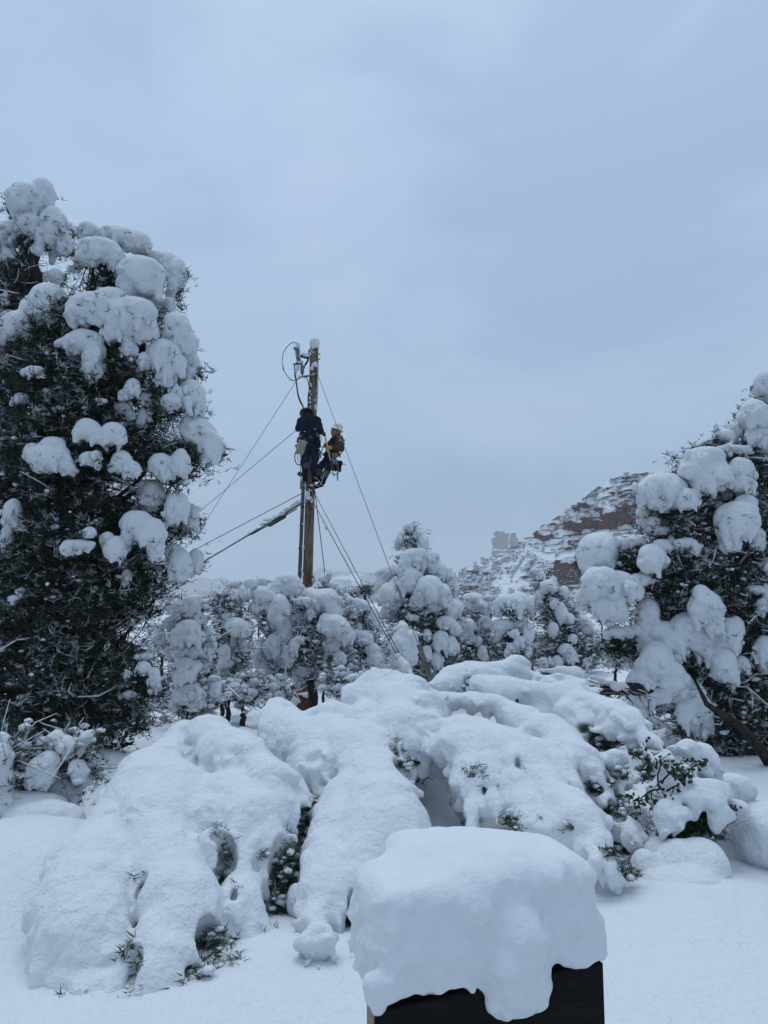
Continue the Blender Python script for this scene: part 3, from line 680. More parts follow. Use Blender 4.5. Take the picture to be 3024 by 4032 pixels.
tree('juniper_tree', 'broad tall juniper at the left with big pillows of snow down its right side', 'juniper', C3, 8.5,
     trunk=[(250, 4500), (250, 3900), (270, 3300), (330, 2700), (420, 2200), (520, 1700), (680, 1300), (760, 1000), (760, 760)],
     fol=[(760, 780, 170, 130), (760, 1000, 190, 150), (1010, 1020, 200, 220), (640, 1250, 480, 230), (1180, 1420, 190, 260), (560, 1650, 620, 330), (1200, 1850, 210, 250), (560, 2150, 700, 360), (1250, 2250, 260, 220),
          (520, 2750, 720, 400), (1180, 2720, 220, 260), (480, 3250, 640, 380), (1020, 3150, 220, 300), (420, 3600, 500, 240), (380, 3900, 560, 320), (960, 3800, 240, 300), (300, 4250, 600, 280), (850, 4200, 200, 240)],
     clumps=[[(640, 570, 85, 65), (800, 585, 120, 58), (1000, 640, 108, 84), (900, 600, 90, 60)], [(720, 715, 165, 98), (835, 770, 62, 88), (600, 760, 50, 60)], [(1040, 900, 175, 142), (1000, 850, 130, 110)],
             [(1150, 800, 170, 78, 90, 0.25), (1280, 860, 65, 92, 60, 0.2), (1250, 990, 48, 80, 50, 0.15)], [(1230, 1105, 48, 58)], [(540, 845, 34, 32)],
             [(355, 1100, 150, 155), (350, 1215, 100, 80)], [(130, 1240, 130, 100), (40, 1310, 90, 60), (190, 1140, 60, 90)],
             [(655, 1130, 165, 120), (820, 1085, 150, 112), (960, 1180, 180, 150), (1055, 1290, 108, 102)], [(1080, 1110, 112, 108, 80, 0.25)], [(610, 1370, 150, 95), (690, 1490, 82, 150), (480, 1390, 110, 50), (670, 1600, 50, 75)],
             [(855, 1290, 112, 92), (940, 1410, 62, 100), (1045, 1510, 52, 72)], [(1280, 1285, 95, 130), (1345, 1380, 82, 98)], [(1200, 1470, 132, 124), (1200, 1610, 72, 100)], [(1370, 1530, 80, 130, 70, 0.15)],
             [(1385, 1760, 102, 115), (1430, 1850, 62, 85)], [(1245, 1800, 72, 60), (1290, 1740, 50, 50)], [(1440, 2020, 120, 110), (1530, 2130, 82, 110), (1380, 1960, 70, 70)], [(640, 2015, 100, 82), (820, 2035, 92, 82), (740, 2060, 60, 60)],
             [(250, 1590, 72, 42)], [(150, 1785, 62, 44)], [(420, 1860, 54, 28)], [(960, 1700, 60, 70), (900, 1760, 40, 40)], [(1050, 1780, 58, 44), (1085, 1830, 25, 25)], [(740, 1805, 36, 26)], [(890, 1850, 60, 45), (950, 1920, 40, 50)], [(1040, 1930, 50, 90)],
             [(380, 2120, 92, 62), (440, 2200, 60, 80), (230, 2190, 60, 50)], [(350, 2210, 150, 95), (480, 2270, 70, 80), (240, 2160, 50, 50)], [(640, 2220, 62, 50), (700, 2200, 40, 40)],
             [(880, 2240, 80, 85), (960, 2300, 60, 60)], [(1160, 2260, 90, 80), (1310, 2250, 66, 110), (1210, 2330, 70, 60)], [(1110, 2500, 90, 128), (1060, 2440, 60, 60)], [(1250, 2590, 62, 110), (1320, 2560, 50, 90)], [(1390, 2640, 50, 100, 40, 0.1)],
             [(990, 2690, 110, 92), (1100, 2760, 100, 108), (930, 2800, 60, 60), (1130, 2880, 52, 78)], [(840, 2870, 72, 92), (780, 2800, 52, 52)], [(650, 2750, 52, 44), (580, 2850, 100, 40), (500, 2870, 60, 60)],
             [(1300, 2980, 84, 118), (1260, 2900, 60, 60)], [(1420, 2960, 52, 92, 40, 0.1)], [(92, 2620, 72, 118), (50, 2780, 50, 92)], [(920, 3080, 42, 60)],
             [(1040, 3740, 52, 50), (1120, 3800, 40, 62)], [(1130, 3880, 40, 55)], [(930, 3790, 40, 30)], [(940, 3930, 52, 32)], [(1060, 3660, 60, 28)], [(100, 3240, 50, 30)], [(160, 3180, 40, 26)]],
     n=68000, size=0.078, seed=12, frost=0.26, plump=0.13, slump=0.026, limbs=60, twigs=900, trad=(0.19, 0.03), deep=0.62, vpx=1.75, twig_snow=0.12, tw_r=0.005)
# ---- right big tree
RIGHT_TREE = tree('juniper_tree', 'large sprawling juniper at the right edge with snow-bent boughs and bare dark limbs beneath', 'juniper', C7, 8.6,
     trunk=[(1120, 2120), (1010, 1960), (1060, 1700), (1100, 1400), (1060, 1100), (1000, 800), (980, 560), (985, 330)],
     fol=[(960, 330, 90, 120), (760, 520, 190, 130), (930, 620, 150, 170), (600, 730, 210, 150), (880, 850, 190, 170), (560, 960, 180, 130), (880, 1080, 200, 180), (330, 1060, 190, 130), (620, 1170, 260, 160), (960, 1300, 190, 240),
          (520, 1380, 170, 160), (780, 1440, 200, 180), (960, 1640, 180, 200), (640, 1620, 160, 150), (780, 1800, 220, 150), (300, 1390, 110, 70)],
     clumps=[[(1000, 140, 52, 58), (1030, 190, 50, 40)], [(945, 280, 70, 75)], [(965, 390, 70, 52)], [(1000, 470, 42, 60)], [(850, 355, 36, 40), (815, 395, 52, 34)], [(762, 350, 15, 28)], [(840, 452, 90, 18)],
             [(700, 495, 105, 58), (650, 550, 62, 55), (745, 575, 108, 66), (700, 610, 60, 50)], [(600, 540, 25, 45)], [(890, 580, 62, 85), (870, 540, 42, 50)], [(500, 640, 124, 74), (440, 680, 62, 60), (500, 700, 90, 50)], [(618, 690, 54, 55), (660, 670, 30, 35)],
             [(800, 668, 36, 36)], [(770, 720, 30, 20)], [(872, 790, 95, 92), (900, 720, 60, 50)], [(835, 890, 52, 60)], [(958, 880, 38, 58)], [(405, 770, 28, 45), (420, 830, 32, 30)], [(455, 800, 36, 26, 26), (500, 845, 34, 20, 22), (545, 895, 26, 18, 18)],
             [(190, 940, 96, 92), (170, 1000, 72, 62), (220, 890, 60, 50)], [(300, 905, 44, 26), (370, 900, 58, 24)], [(210, 1100, 100, 74), (290, 1090, 80, 50), (160, 1140, 52, 60)], [(330, 1130, 72, 52), (250, 1210, 72, 72), (390, 1080, 60, 30), (200, 1200, 50, 50)],
             [(120, 1180, 36, 50)], [(455, 975, 68, 66), (500, 920, 52, 36)], [(612, 908, 60, 28), (660, 930, 30, 26)], [(690, 1160, 44, 52), (720, 1220, 70, 82), (760, 1290, 46, 60)], [(430, 1240, 58, 70), (410, 1330, 44, 76), (440, 1400, 34, 40)],
             [(640, 1325, 108, 90), (560, 1370, 78, 72), (700, 1400, 58, 66), (500, 1330, 60, 50)], [(470, 1480, 80, 100), (520, 1570, 90, 88), (410, 1600, 62, 84), (400, 1680, 46, 52)], [(590, 1590, 52, 60)], [(580, 1460, 32, 26)],
             [(825, 1360, 54, 88), (860, 1310, 30, 50)], [(800, 1500, 58, 80), (770, 1450, 32, 60)], [(880, 1490, 42, 40), (905, 1520, 22, 22)], [(640, 1640, 58, 66), (630, 1730, 52, 84), (670, 1700, 50, 60)], [(700, 1720, 44, 88), (700, 1820, 34, 52), (735, 1790, 22, 56)],
             [(1000, 1420, 46, 66), (990, 1500, 30, 44)], [(985, 1210, 32, 38), (1010, 1160, 26, 34)], [(1000, 1020, 28, 36)], [(540, 1690, 44, 22), (500, 1720, 24, 18)], [(950, 1130, 50, 16)], [(300, 1340, 80, 24, 24), (370, 1330, 40, 26, 24)]],
     n=40000, size=0.066, seed=13, frost=0.24, plump=0.22, slump=0.030, limbs=70, twigs=800, trad=(0.2, 0.04), deep=0.7, vpx=1.75, twig_snow=0.45, tw_r=0.006, limb_r=0.025)
# limb in front, low on the right
# ---- the middle distance
tree('juniper_tree', 'slender snow-plastered juniper hidden behind the right side of the tall left juniper', 'juniper', C4, 11.5,
     trunk=[(1180, 1640), (1190, 1300), (1180, 960)], fol=[(1180, 950, 110, 70), (1190, 1130, 120, 110), (1200, 1330, 110, 120), (1210, 1500, 130, 90)],
     clumps=[[(1120, 930, 92, 70), (1200, 900, 60, 50)], [(1160, 1080, 88, 84), (1220, 1110, 70, 40)], [(1180, 1205, 110, 46), (1110, 1180, 52, 60)], [(1150, 1310, 78, 78), (1220, 1300, 40, 40)], [(1290, 1190, 42, 58)], [(1330, 1160, 20, 62)],
             [(1300, 1100, 40, 62)], [(1060, 1030, 52, 44)], [(990, 1110, 38, 90)], [(1060, 1230, 24, 40)], [(1230, 1530, 60, 30)], [(1330, 1440, 46, 60)], [(1180, 1470, 110, 60)], [(1100, 1520, 50, 60)], [(1230, 1000, 60, 50)]],
     n=9000, size=0.05, seed=21, frost=0.26, plump=0.8, slump=0.05, limbs=10, twigs=120, twig_snow=0.8, deep=0.7, trad=(0.07, 0.02))
tree('sapling', 'thin frosted sapling with drooping snowy twigs beside the left juniper', 'sapling', C5, 13.5,
     trunk=[(300, 1200), (310, 950), (290, 700)], fol=[(270, 720, 90, 60), (330, 830, 90, 90), (230, 950, 90, 90), (330, 1060, 80, 100), (300, 1160, 90, 60)],
     clumps=[[(270, 650, 30, 16)], [(365, 690, 20, 28)], [(340, 600, 30, 25), (400, 650, 42, 52)], [(430, 600, 42, 40), (500, 660, 60, 50), (460, 740, 42, 40)], [(350, 850, 68, 56), (400, 880, 42, 40)], [(280, 1040, 44, 96), (270, 1110, 32, 60)], [(240, 820, 32, 30)], [(300, 790, 40, 22)],
             [(380, 1130, 36, 40)], [(200, 1010, 26, 40)], [(330, 930, 24, 50)], [(390, 960, 24, 42)]],
     n=7000, size=0.05, seed=22, frost=0.42, plump=0.9, slump=0.042, limbs=12, twigs=240, twig_snow=0.9, deep=0.8, trad=(0.05, 0.015), tw_r=0.007)
tree('juniper_tree', 'wide arching juniper in front of the utility pole, its crown bowed under thick snow', 'juniper', C5, 14.6,
     trunk=[(800, 1210), (780, 1100), (760, 900), (720, 700)], fol=[(680, 700, 170, 100), (560, 850, 130, 160), (880, 800, 160, 130), (740, 950, 230, 160), (620, 1080, 150, 90), (900, 1060, 190, 120), (1010, 1140, 110, 90)],
     clumps=[[(650, 590, 88, 66), (600, 640, 60, 60), (700, 640, 60, 60)], [(600, 760, 66, 110), (640, 880, 52, 92), (560, 720, 40, 60)], [(490, 1000, 52, 100), (520, 1120, 50, 70)], [(570, 960, 52, 84), (600, 1030, 30, 40)], [(540, 690, 60, 66)], [(855, 690, 108, 74), (930, 760, 52, 46), (800, 650, 50, 36)],
             [(930, 850, 100, 80), (980, 890, 66, 66), (880, 820, 50, 50), (920, 960, 44, 76)], [(745, 700, 56, 30)], [(700, 800, 60, 50)], [(720, 930, 38, 30), (690, 970, 34, 60)], [(790, 770, 32, 42)], [(650, 1020, 40, 70)], [(730, 1120, 60, 36), (720, 1180, 20, 36)], [(960, 1040, 46, 52)],
             [(860, 1190, 40, 24)], [(500, 580, 46, 24)]],
     n=20000, size=0.05, seed=23, frost=0.33, plump=0.85, slump=0.045, limbs=22, twigs=520, twig_snow=0.9, deep=0.6, trad=(0.1, 0.03), tw_r=0.008)
tree('juniper_sapling', 'low snow-capped juniper just right of the pole with a flat white top', 'juniper', C5, 15.5,
     trunk=[(1090, 1120), (1080, 950), (1075, 720)], fol=[(1080, 800, 90, 80), (1120, 950, 100, 80), (1190, 1080, 130, 90), (1060, 1080, 90, 110)],
     clumps=[[(1075, 728, 78, 42), (1040, 760, 42, 50)], [(960, 640, 38, 36), (1000, 680, 30, 30)], [(940, 612, 30, 20)], [(1075, 862, 24, 40)], [(1110, 920, 58, 46), (1060, 900, 30, 30)], [(1155, 990, 56, 50)], [(1190, 1050, 80, 52), (1250, 1120, 66, 72)], [(1165, 800, 36, 70)], [(1020, 700, 30, 30)], [(1290, 1150, 42, 42)], [(1040, 1010, 30, 30)]],
     n=9000, size=0.05, seed=24, frost=0.26, plump=0.8, slump=0.04, limbs=12, twigs=220, twig_snow=0.8, deep=0.7, trad=(0.06, 0.02), tw_r=0.007)
tree('dead_sapling', 'bare broken stub with a knob of snow on top, right of the pole foot', 'stump', C5, 15.0,
     trunk=[(880, 760), (880, 620), (892, 560)], fol=[(880, 640, 20, 30)], clumps=[[(885, 556, 24, 26), (878, 585, 16, 30)], [(915, 612, 24, 20)]], n=120, seed=25, limbs=2, twigs=8, trad=(0.035, 0.015), under=False)
tree('juniper_sapling', 'small dark-topped juniper peeking between the guy wires', 'juniper', C5, 20,
     trunk=[(1105, 760), (1110, 660), (1110, 610)], fol=[(1110, 640, 34, 32), (1030, 660, 40, 26)], clumps=[[(1112, 608, 30, 12)], [(1075, 650, 18, 14)], [(1020, 640, 26, 20)]], n=1500, size=0.055, seed=26, frost=0.2, plump=0.2, limbs=4, twigs=40, trad=(0.05, 0.02))
tree('juniper_tree', 'cone-shaped snowy juniper with a narrow knobbly tip, between the pole and the red hill', 'juniper', C5, 16.8,
     trunk=[(1460, 1160), (1440, 900), (1400, 600), (1390, 280)], fol=[(1390, 330, 82, 95), (1400, 500, 130, 100), (1430, 650, 200, 130), (1450, 830, 230, 150), (1500, 980, 220, 130), (1590, 700, 90, 150), (1450, 1080, 240, 80)],
     clumps=[[(1372, 262, 34, 30), (1392, 240, 22, 16)], [(1318, 340, 26, 62)], [(1455, 350, 36, 52), (1430, 300, 26, 26)], [(1398, 440, 82, 66), (1350, 500, 52, 62)], [(1490, 450, 66, 62), (1540, 510, 56, 62)], [(1245, 530, 72, 42), (1210, 590, 42, 52)], [(1262, 670, 84, 92), (1300, 600, 50, 50)],
             [(1380, 570, 70, 92)], [(1500, 620, 90, 90), (1570, 660, 60, 74)], [(1430, 690, 56, 50)], [(1600, 560, 40, 70), (1640, 620, 30, 60)], [(1520, 720, 50, 44)], [(1630, 740, 60, 60)], [(1250, 760, 50, 44)], [(1600, 830, 60, 42), (1640, 870, 40, 40)], [(1560, 930, 46, 60)], [(1480, 1010, 40, 52)], [(1540, 1040, 40, 52)],
             [(1620, 960, 50, 60)], [(1480, 900, 30, 36)], [(1400, 800, 36, 24)]],
     n=26000, size=0.055, seed=27, frost=0.33, plump=0.55, slump=0.045, limbs=26, twigs=420, twig_snow=0.8, deep=0.7, trad=(0.12, 0.03), tw_r=0.008)
tree('juniper_sapling', 'young juniper wholly wrapped in rounded snow, in front of the cone-shaped one', 'juniper', C5, 13.4,
     trunk=[(1340, 1120), (1340, 1000), (1330, 850)], fol=[(1340, 930, 80, 90), (1350, 1050, 80, 60)], clumps=[[(1330, 870, 46, 52), (1320, 950, 64, 90), (1390, 930, 44, 70), (1350, 1010, 66, 66), (1300, 1040, 42, 52)], [(1330, 835, 22, 22)], [(1400, 1040, 30, 34)]],
     n=2500, size=0.045, seed=28, frost=0.3, plump=0.4, limbs=4, twigs=60, trad=(0.05, 0.02), twig_snow=0.6)
tree('juniper_tree', 'rounded snowy juniper below the lowest slope of the red hill, left of the flat-topped one', 'juniper', C6, 18.5,
     trunk=[(300, 1500), (290, 1250), (300, 1060)], fol=[(300, 1120, 140, 90), (250, 1260, 180, 110), (330, 1400, 190, 110), (120, 1440, 160, 110)],
     clumps=[[(300, 1030, 92, 52), (240, 1080, 82, 62), (360, 1080, 72, 52)], [(180, 1060, 60, 62), (160, 1140, 62, 72)], [(230, 1220, 96, 72), (260, 1300, 52, 62)], [(380, 1190, 66, 72), (360, 1260, 40, 50)], [(420, 1290, 40, 50)], [(330, 1330, 40, 40)], [(370, 1420, 40, 60)], [(120, 1330, 42, 44)], [(40, 1330, 60, 52)], [(100, 1420, 32, 52)], [(410, 1020, 60, 22)]],
     n=12000, size=0.06, seed=29, frost=0.26, plump=0.6, slump=0.05, limbs=14, twigs=240, twig_snow=0.8, deep=0.7, trad=(0.1, 0.03), tw_r=0.009)
tree('juniper_tree', 'juniper with two flat tiers of snow and dark green showing between them', 'juniper', C6, 16.5,
     trunk=[(600, 1540), (600, 1300), (620, 1060)], fol=[(600, 1110, 140, 60), (600, 1290, 150, 80), (600, 1430, 150, 80)],
     clumps=[[(540, 1050, 92, 62), (640, 1060, 92, 82), (700, 1050, 52, 62), (470, 1110, 42, 50)], [(640, 1000, 60, 28)], [(520, 1220, 82, 52), (640, 1220, 92, 48), (480, 1290, 42, 62)], [(705, 1270, 42, 78)], [(600, 1280, 40, 34)], [(590, 1380, 62, 42), (550, 1420, 34, 44)], [(700, 1410, 34, 52)], [(640, 1330, 40, 40)], [(730, 1160, 22, 30)]],
     n=11000, size=0.055, seed=30, frost=0.18, plump=0.35, slump=0.04, limbs=12, twigs=200, twig_snow=0.6, deep=0.7, trad=(0.1, 0.03), tw_r=0.008)
tree('juniper_tree', 'loose upright juniper with separate snow balls up its stem, before the lower red cliff', 'juniper', C6, 17.5,
     trunk=[(960, 1560), (930, 1300), (860, 1050), (790, 830)], fol=[(810, 900, 80, 90), (870, 1020, 110, 90), (930, 1180, 150, 120), (960, 1330, 180, 120), (880, 1450, 160, 110), (1080, 1430, 150, 120)],
     clumps=[[(750, 825, 34, 26), (790, 860, 48, 36)], [(850, 930, 62, 46), (880, 890, 30, 30), (820, 960, 40, 34)], [(960, 980, 44, 52)], [(890, 1060, 40, 46)], [(930, 1100, 44, 56), (950, 1150, 50, 52)], [(880, 1240, 44, 56)], [(1000, 1170, 36, 46)], [(1100, 1190, 46, 48), (1110, 1250, 36, 42)],
             [(1025, 1315, 40, 36)], [(975, 1390, 60, 50), (1010, 1440, 50, 52)], [(810, 1485, 50, 42)], [(910, 1480, 42, 46)], [(780, 1010, 40, 50)], [(1150, 1230, 24, 60)], [(830, 1540, 50, 24)], [(1000, 1060, 30, 22)], [(1170, 1340, 40, 36)], [(1130, 1480, 42, 30)]],
     n=17000, size=0.055, seed=31, frost=0.35, plump=0.5, slump=0.045, limbs=22, twigs=420, twig_snow=0.8, deep=0.7, trad=(0.09, 0.02), tw_r=0.008)
# ---- shrubs near the viewer
tree('snowy_shrub', 'low shrub bent into snow before the left junipers, twiggy tuft on top', 'shrub', C4, 5.5,
     trunk=[(360, 2120), (350, 1950), (380, 1790)], fol=[(370, 1790, 80, 70), (520, 1770, 50, 50), (280, 1960, 130, 90), (460, 1960, 90, 90), (230, 2080, 60, 50)],
     clumps=[[(350, 1740, 52, 44), (400, 1790, 72, 60), (330, 1790, 42, 50)], [(540, 1745, 42, 46), (500, 1710, 22, 22)], [(250, 1950, 86, 96), (300, 1880, 62, 52)], [(120, 1890, 70, 32), (60, 1870, 52, 42)], [(350, 2060, 110, 88), (300, 2140, 72, 62), (420, 2100, 80, 70)], [(500, 1960, 46, 72), (470, 1930, 42, 46)], [(130, 2040, 52, 92), (80, 2000, 42, 52)], [(430, 1860, 44, 40)]],
     n=4500, size=0.04, seed=32, frost=0.3, plump=0.3, slump=0.03, limbs=12, twigs=160, twig_snow=0.4, trad=(0.03, 0.015), tw_r=0.003, vpx=1.75, limb_r=0.010)
tree('snowy_shrub', 'shrub at the left edge of the picture, draped with long tongues of snow', 'shrub', C4, 5.3,
     trunk=[(-20, 2120), (-10, 1950), (10, 1750)], fol=[(10, 1780, 60, 60), (0, 1950, 70, 130)], clumps=[[(10, 1740, 40, 36), (50, 1760, 26, 32)], [(10, 1860, 62, 92), (30, 1970, 46, 92)], [(-30, 2020, 50, 90)]],
     n=1500, size=0.04, seed=33, frost=0.3, plump=0.3, slump=0.03, limbs=6, twigs=70, twig_snow=0.4, trad=(0.03, 0.015), tw_r=0.003, vpx=1.75, limb_r=0.010)
# background thicket closing the gaps: nearer ones first
g = np.random.default_rng(77)
BG = [(440, 1490, 12, 46), (525, 1490, 13, 40), (590, 1495, 13.6, 34), (480, 1450, 16, 46), (735, 1475, 13, 36), (790, 1480, 12.4, 34), (400, 1500, 14, 60), (470, 1440, 19, 46), (520, 1400, 22, 46), (600, 1420, 24, 52), (690, 1400, 22, 52), (760, 1420, 20, 50), (850, 1420, 24, 56), (960, 1420, 24, 52), (1030, 1380, 26, 46), (1090, 1420, 22, 50), (1150, 1400, 24, 46), (1200, 1420, 22, 46), (1260, 1400, 26, 50), (1330, 1400, 20, 56), (1400, 1420, 17, 60),
      (1480, 1480, 14, 70), (1560, 1500, 13, 76), (1640, 1520, 13, 80), (1300, 1330, 34, 34), (1230, 1320, 40, 30), (1130, 1320, 44, 30), (1060, 1310, 48, 28), (990, 1310, 46, 28), (900, 1320, 40, 30), (780, 1310, 42, 28), (730, 1310, 50, 24), (560, 1310, 38, 30), (480, 1320, 34, 34), (300, 1560, 12.5, 90), (180, 1560, 13, 90), (60, 1560, 13, 90), (350, 1380, 22, 50), (1360, 1560, 10.5, 60), (1450, 1620, 9.8, 62), (1600, 1660, 10, 66)]
for k, (px, py, D, r) in enumerate(BG):
    big = D < 30
    cl = [[(px+g.standard_normal()*r*0.5, py-r*0.75+g.random()*r*1.3, r*(0.22+0.2*g.random()), r*(0.16+0.16*g.random()))] for _ in range(7 if big else 6)]
    kind = ('near the foot of the tall left junipers' if px < 420 else 'in the thicket left of the pole' if px < 650 else 'in the thicket around the pole foot' if px < 860 else 'in the thicket below the red hill' if px < 1320 else 'in the thicket behind the big right-hand juniper')
    dist = 'farther' if D > 30 else 'nearer'
    tree('juniper_bush', '%s snow-covered juniper bush %s' % (dist, kind), 'juniper', F, D, [(px, py+r*0.9), (px, py), (px+3, py-r*0.5)], [(px, py-r*0.2, r*0.85, r*0.6), (px+r*0.2, py+r*0.35, r*0.9, r*0.55)], cl,
         n=1200 if big else 500, size=0.06 if D < 16 else 0.085, seed=200+k, frost=0.26, plump=0.5, slump=0.075 if D < 16 else 0.11, limbs=5, twigs=26 if big else 6, twig_snow=0.8, deep=0.7, trad=(0.05, 0.02), fringe=0.7, tw_r=0.009, vpx=2.0,
         group='%s snow-covered bushes %s' % (dist, kind))
# ---------------------------------------------------------------- the bowed shrubs in the foreground, buried in snow
C8 = Map(0, 2700, 0.976); CR = Map(1200, 2500, 0.9095); CA = Map(1700, 2550, 1.659); A1 = Map(2450, 2700, 2.458); CB = Map(1380, 3200, 1.5505)
def lobe(f, mp, pts, k=0.05, g=None, fr=5, flat=1.0):
    """an arching bough of snow: points (x, y, distance, half width in crop pixels)"""
    P = [mp.pt(p[0], p[1], p[2]) for p in pts]; R = [p[3]*mp.m(p[2])*(1.10 if p[3] > 45 else 1.0) for p in pts]; k = k*0.75; P = [p_-np.array([0, 0, 0.20*r_]) for p_, r_ in zip(P, R)]
    f.chain(P, R, k, flat)
    if g is not None:
        for i in range(len(P)-1):
            for _ in range(fr):
                t = g.random(); c = P[i]*(1-t)+P[i+1]*t; r = R[i]*(1-t)+R[i+1]*t; a = g.random()*2*math.pi; ph = -1.3+1.2*g.random()
                d = np.array([math.cos(a)*math.cos(ph), -abs(math.sin(a))*math.cos(ph), math.sin(ph)]); s_ = r*(0.2+0.22*g.random())
                f.ell(c+d*r*0.84, [s_, s_, s_*(1+0.8*g.random())], 0.03)
def ball(f, mp, x, y, D, rx, ry, rd=None, k=0.04, carve=False):
    u = mp.m(D); f.ell(mp.pt(x, y, D), [rx*u, (rd or min(rx, ry))*u, ry*u], k, carve=carve)
def dent(f, mp, x, y, rx, ry, k=0.03):
    for D in np.arange(3.0, 9.0, 0.01):
        i = ((mp.pt(x, y, D)-f.lo)/f.v).astype(int)
        if (i < 0).any() or (i >= f.n).any(): continue
        if f.d[tuple(i)] < 0: return ball(f, mp, x, y, D, rx, ry, ry, k, True)
GAPS = []; TODO = []
def gap(*a): TODO.append(a)
def cut(f, mp, x, y, rx, ry, rd=None, k=0.012):
    rx, ry = rx*1.25, ry*1.1
    for D in np.arange(3.0, 9.0, 0.01):
        i = ((mp.pt(x, y, D)-f.lo)/f.v).astype(int)
        if (i < 0).any() or (i >= f.n).any(): continue
        if f.d[tuple(i)] < 0:
            rd = rd or 0.9*max(rx, ry)**0.5*min(rx, ry)**0.5; GAPS.append((x, y, D+rd*mp.m(D)*1.5, rx*0.8, ry*0.8, rd*0.45)); return ball(f, mp, x, y, D+rd*mp.m(D)*0.35, rx, ry, rd, k, True)
def finish(f, root, g, name='snow_load', mat_='snow_near', a=1.0):
    GAPS.clear(); f.noise(0.40, 0.034*a, g); f.noise((0.24, 0.24, 0.30), 0.024*a, g, 0.5, True); f.noise(0.19, 0.024*a, g, 0.55, True); f.noise((0.075, 0.075, 0.10), 0.026*a, g, 0.85, True); f.noise((0.036, 0.036, 0.05), 0.016*a, g, 0.85, True)
    for q in TODO: cut(*q)
    TODO.clear(); f.noise((0.05, 0.05, 0.07), 0.006*a, g, 0.8); b = B(); f.into(b); return part(name, b, M[mat_], root)
def holes_foliage(root, mp, items, seed, n=5000, size=0.07, frost=0.3, tmpl=NEEDLES, sp=0.035, lum=0.35, sl=0.02):
    g = np.random.default_rng(seed); FO = [(mp.pt(x, y, D), np.array([rx, rd, ry])*mp.m(D)) for x, y, D, rx, ry, rd in items]
    b, bl, bt = B(), B(), B()
    ctr = leafage(b, FO, n, g, size, tmpl, 10, sp, frost, bl, lum, sl)
    part('foliage', b, M['needles'], root, False, 'stuff')
    if bl.n: part('snow_dusting', bl, M['snow'], root, True, 'stuff')
    for k in range(max(20, n//60)):
        c = ctr[g.integers(len(ctr))]; P = wiggle(c, c+g.standard_normal(3)*[0.06, 0.05, 0.05], 5, 0.2, g); bt.tube(P, np.linspace(0.005, 0.0015, 5), 4, False, A=g.random()*0.62)
    part('twigs', bt, M['twig'], root, True, 'stuff')
# left shrub
g = np.random.default_rng(41)
r0 = C8.pt(650, 900, 4.6); rootL = empty('bowed_shrub', (r0[0], r0[1], float(ground_z(r0[0], r0[1]))), 'largest bowed shrub in the left foreground, its boughs buried under smooth drooping snow', 'shrub')
f = Field((-2.1, 3.05, 0.55), (0.15, 6.3, 1.95), 0.0130)
lobe(f, C8, [(720, 190, 5.7, 80), (800, 200, 5.5, 100), (950, 280, 5.15, 100), (1050, 380, 4.9, 100), (1060, 490, 4.75, 90), (1080, 560, 4.7, 60)], 0.06, g)
lobe(f, C8, [(700, 210, 5.6, 80), (620, 330, 5.2, 100), (640, 440, 4.85, 150), (600, 540, 4.6, 150)], 0.07, g, 2)
lobe(f, C8, [(560, 360, 5.1, 110), (540, 420, 4.9, 120), (470, 520, 4.7, 110), (380, 620, 4.5, 130)], 0.08, g, 2)
lobe(f, C8, [(440, 590, 4.55, 120), (350, 720, 4.25, 160), (330, 850, 4.0, 172), (340, 960, 3.82, 160), (380, 1040, 3.72, 110)], 0.06, g)
lobe(f, C8, [(250, 1130, 3.62, 62), (330, 1170, 3.55, 58), (430, 1150, 3.56, 44), (480, 1110, 3.6, 34)], 0.03, g)
lobe(f, C8, [(190, 1120, 3.72, 40), (180, 1170, 3.65, 34), (250, 1180, 3.6, 40)], 0.03, g)
lobe(f, C8, [(560, 580, 4.5, 140), (650, 720, 4.2, 130), (665, 850, 3.95, 118), (650, 960, 3.78, 104), (640, 1060, 3.64, 94), (620, 1130, 3.56, 70), (600, 1180, 3.52, 34)], 0.05, g)
lobe(f, C8, [(720, 460, 4.8, 120), (790, 520, 4.6, 70), (820, 560, 4.55, 40)], 0.05, g)
lobe(f, C8, [(780, 640, 4.5, 60), (800, 760, 4.3, 50), (800, 880, 4.1, 40)], 0.04, g)
lobe(f, C8, [(880, 430, 4.85, 110), (960, 540, 4.6, 95), (1010, 630, 4.45, 70), (1030, 720, 4.4, 40)], 0.05, g)
lobe(f, C8, [(930, 620, 4.45, 50), (930, 740, 4.25, 74), (930, 840, 4.1, 80), (930, 920, 4.0, 62), (920, 980, 3.95, 26)], 0.04, g)
lobe(f, C8, [(1040, 650, 4.45, 44), (1040, 730, 4.35, 60), (1010, 850, 4.2, 50), (985, 930, 4.1, 36)], 0.035, g)
ball(f, C8, 120, 640, 5.4, 190, 70, 130, 0.15)
dent(f, C8, 490, 705, 46, 16)
for q in ((640, 520, 5.05, 180, 130, 120), (760, 350, 5.35, 140, 90, 110)): ball(f, C8, *q, 0.04)
for q in ((862, 670, 34, 95), (842, 580, 30, 32), (1105, 720, 58, 150, 90), (1070, 860, 66, 130, 90), (508, 1110, 24, 150, 70), (490, 1160, 50, 40), (800, 1070, 64, 150, 100), (880, 1060, 115, 80, 100), (970, 990, 100, 100, 90), (750, 1160, 70, 70, 60), (545, 760, 14, 70), (1170, 560, 50, 80), (1180, 480, 46, 36), (900, 800, 12, 60), (985, 690, 14, 40)): gap(f, C8, *q)
ball(f, C8, 815, 636, 4.22, 48, 38, 40, 0.02)
finish(f, rootL, g)
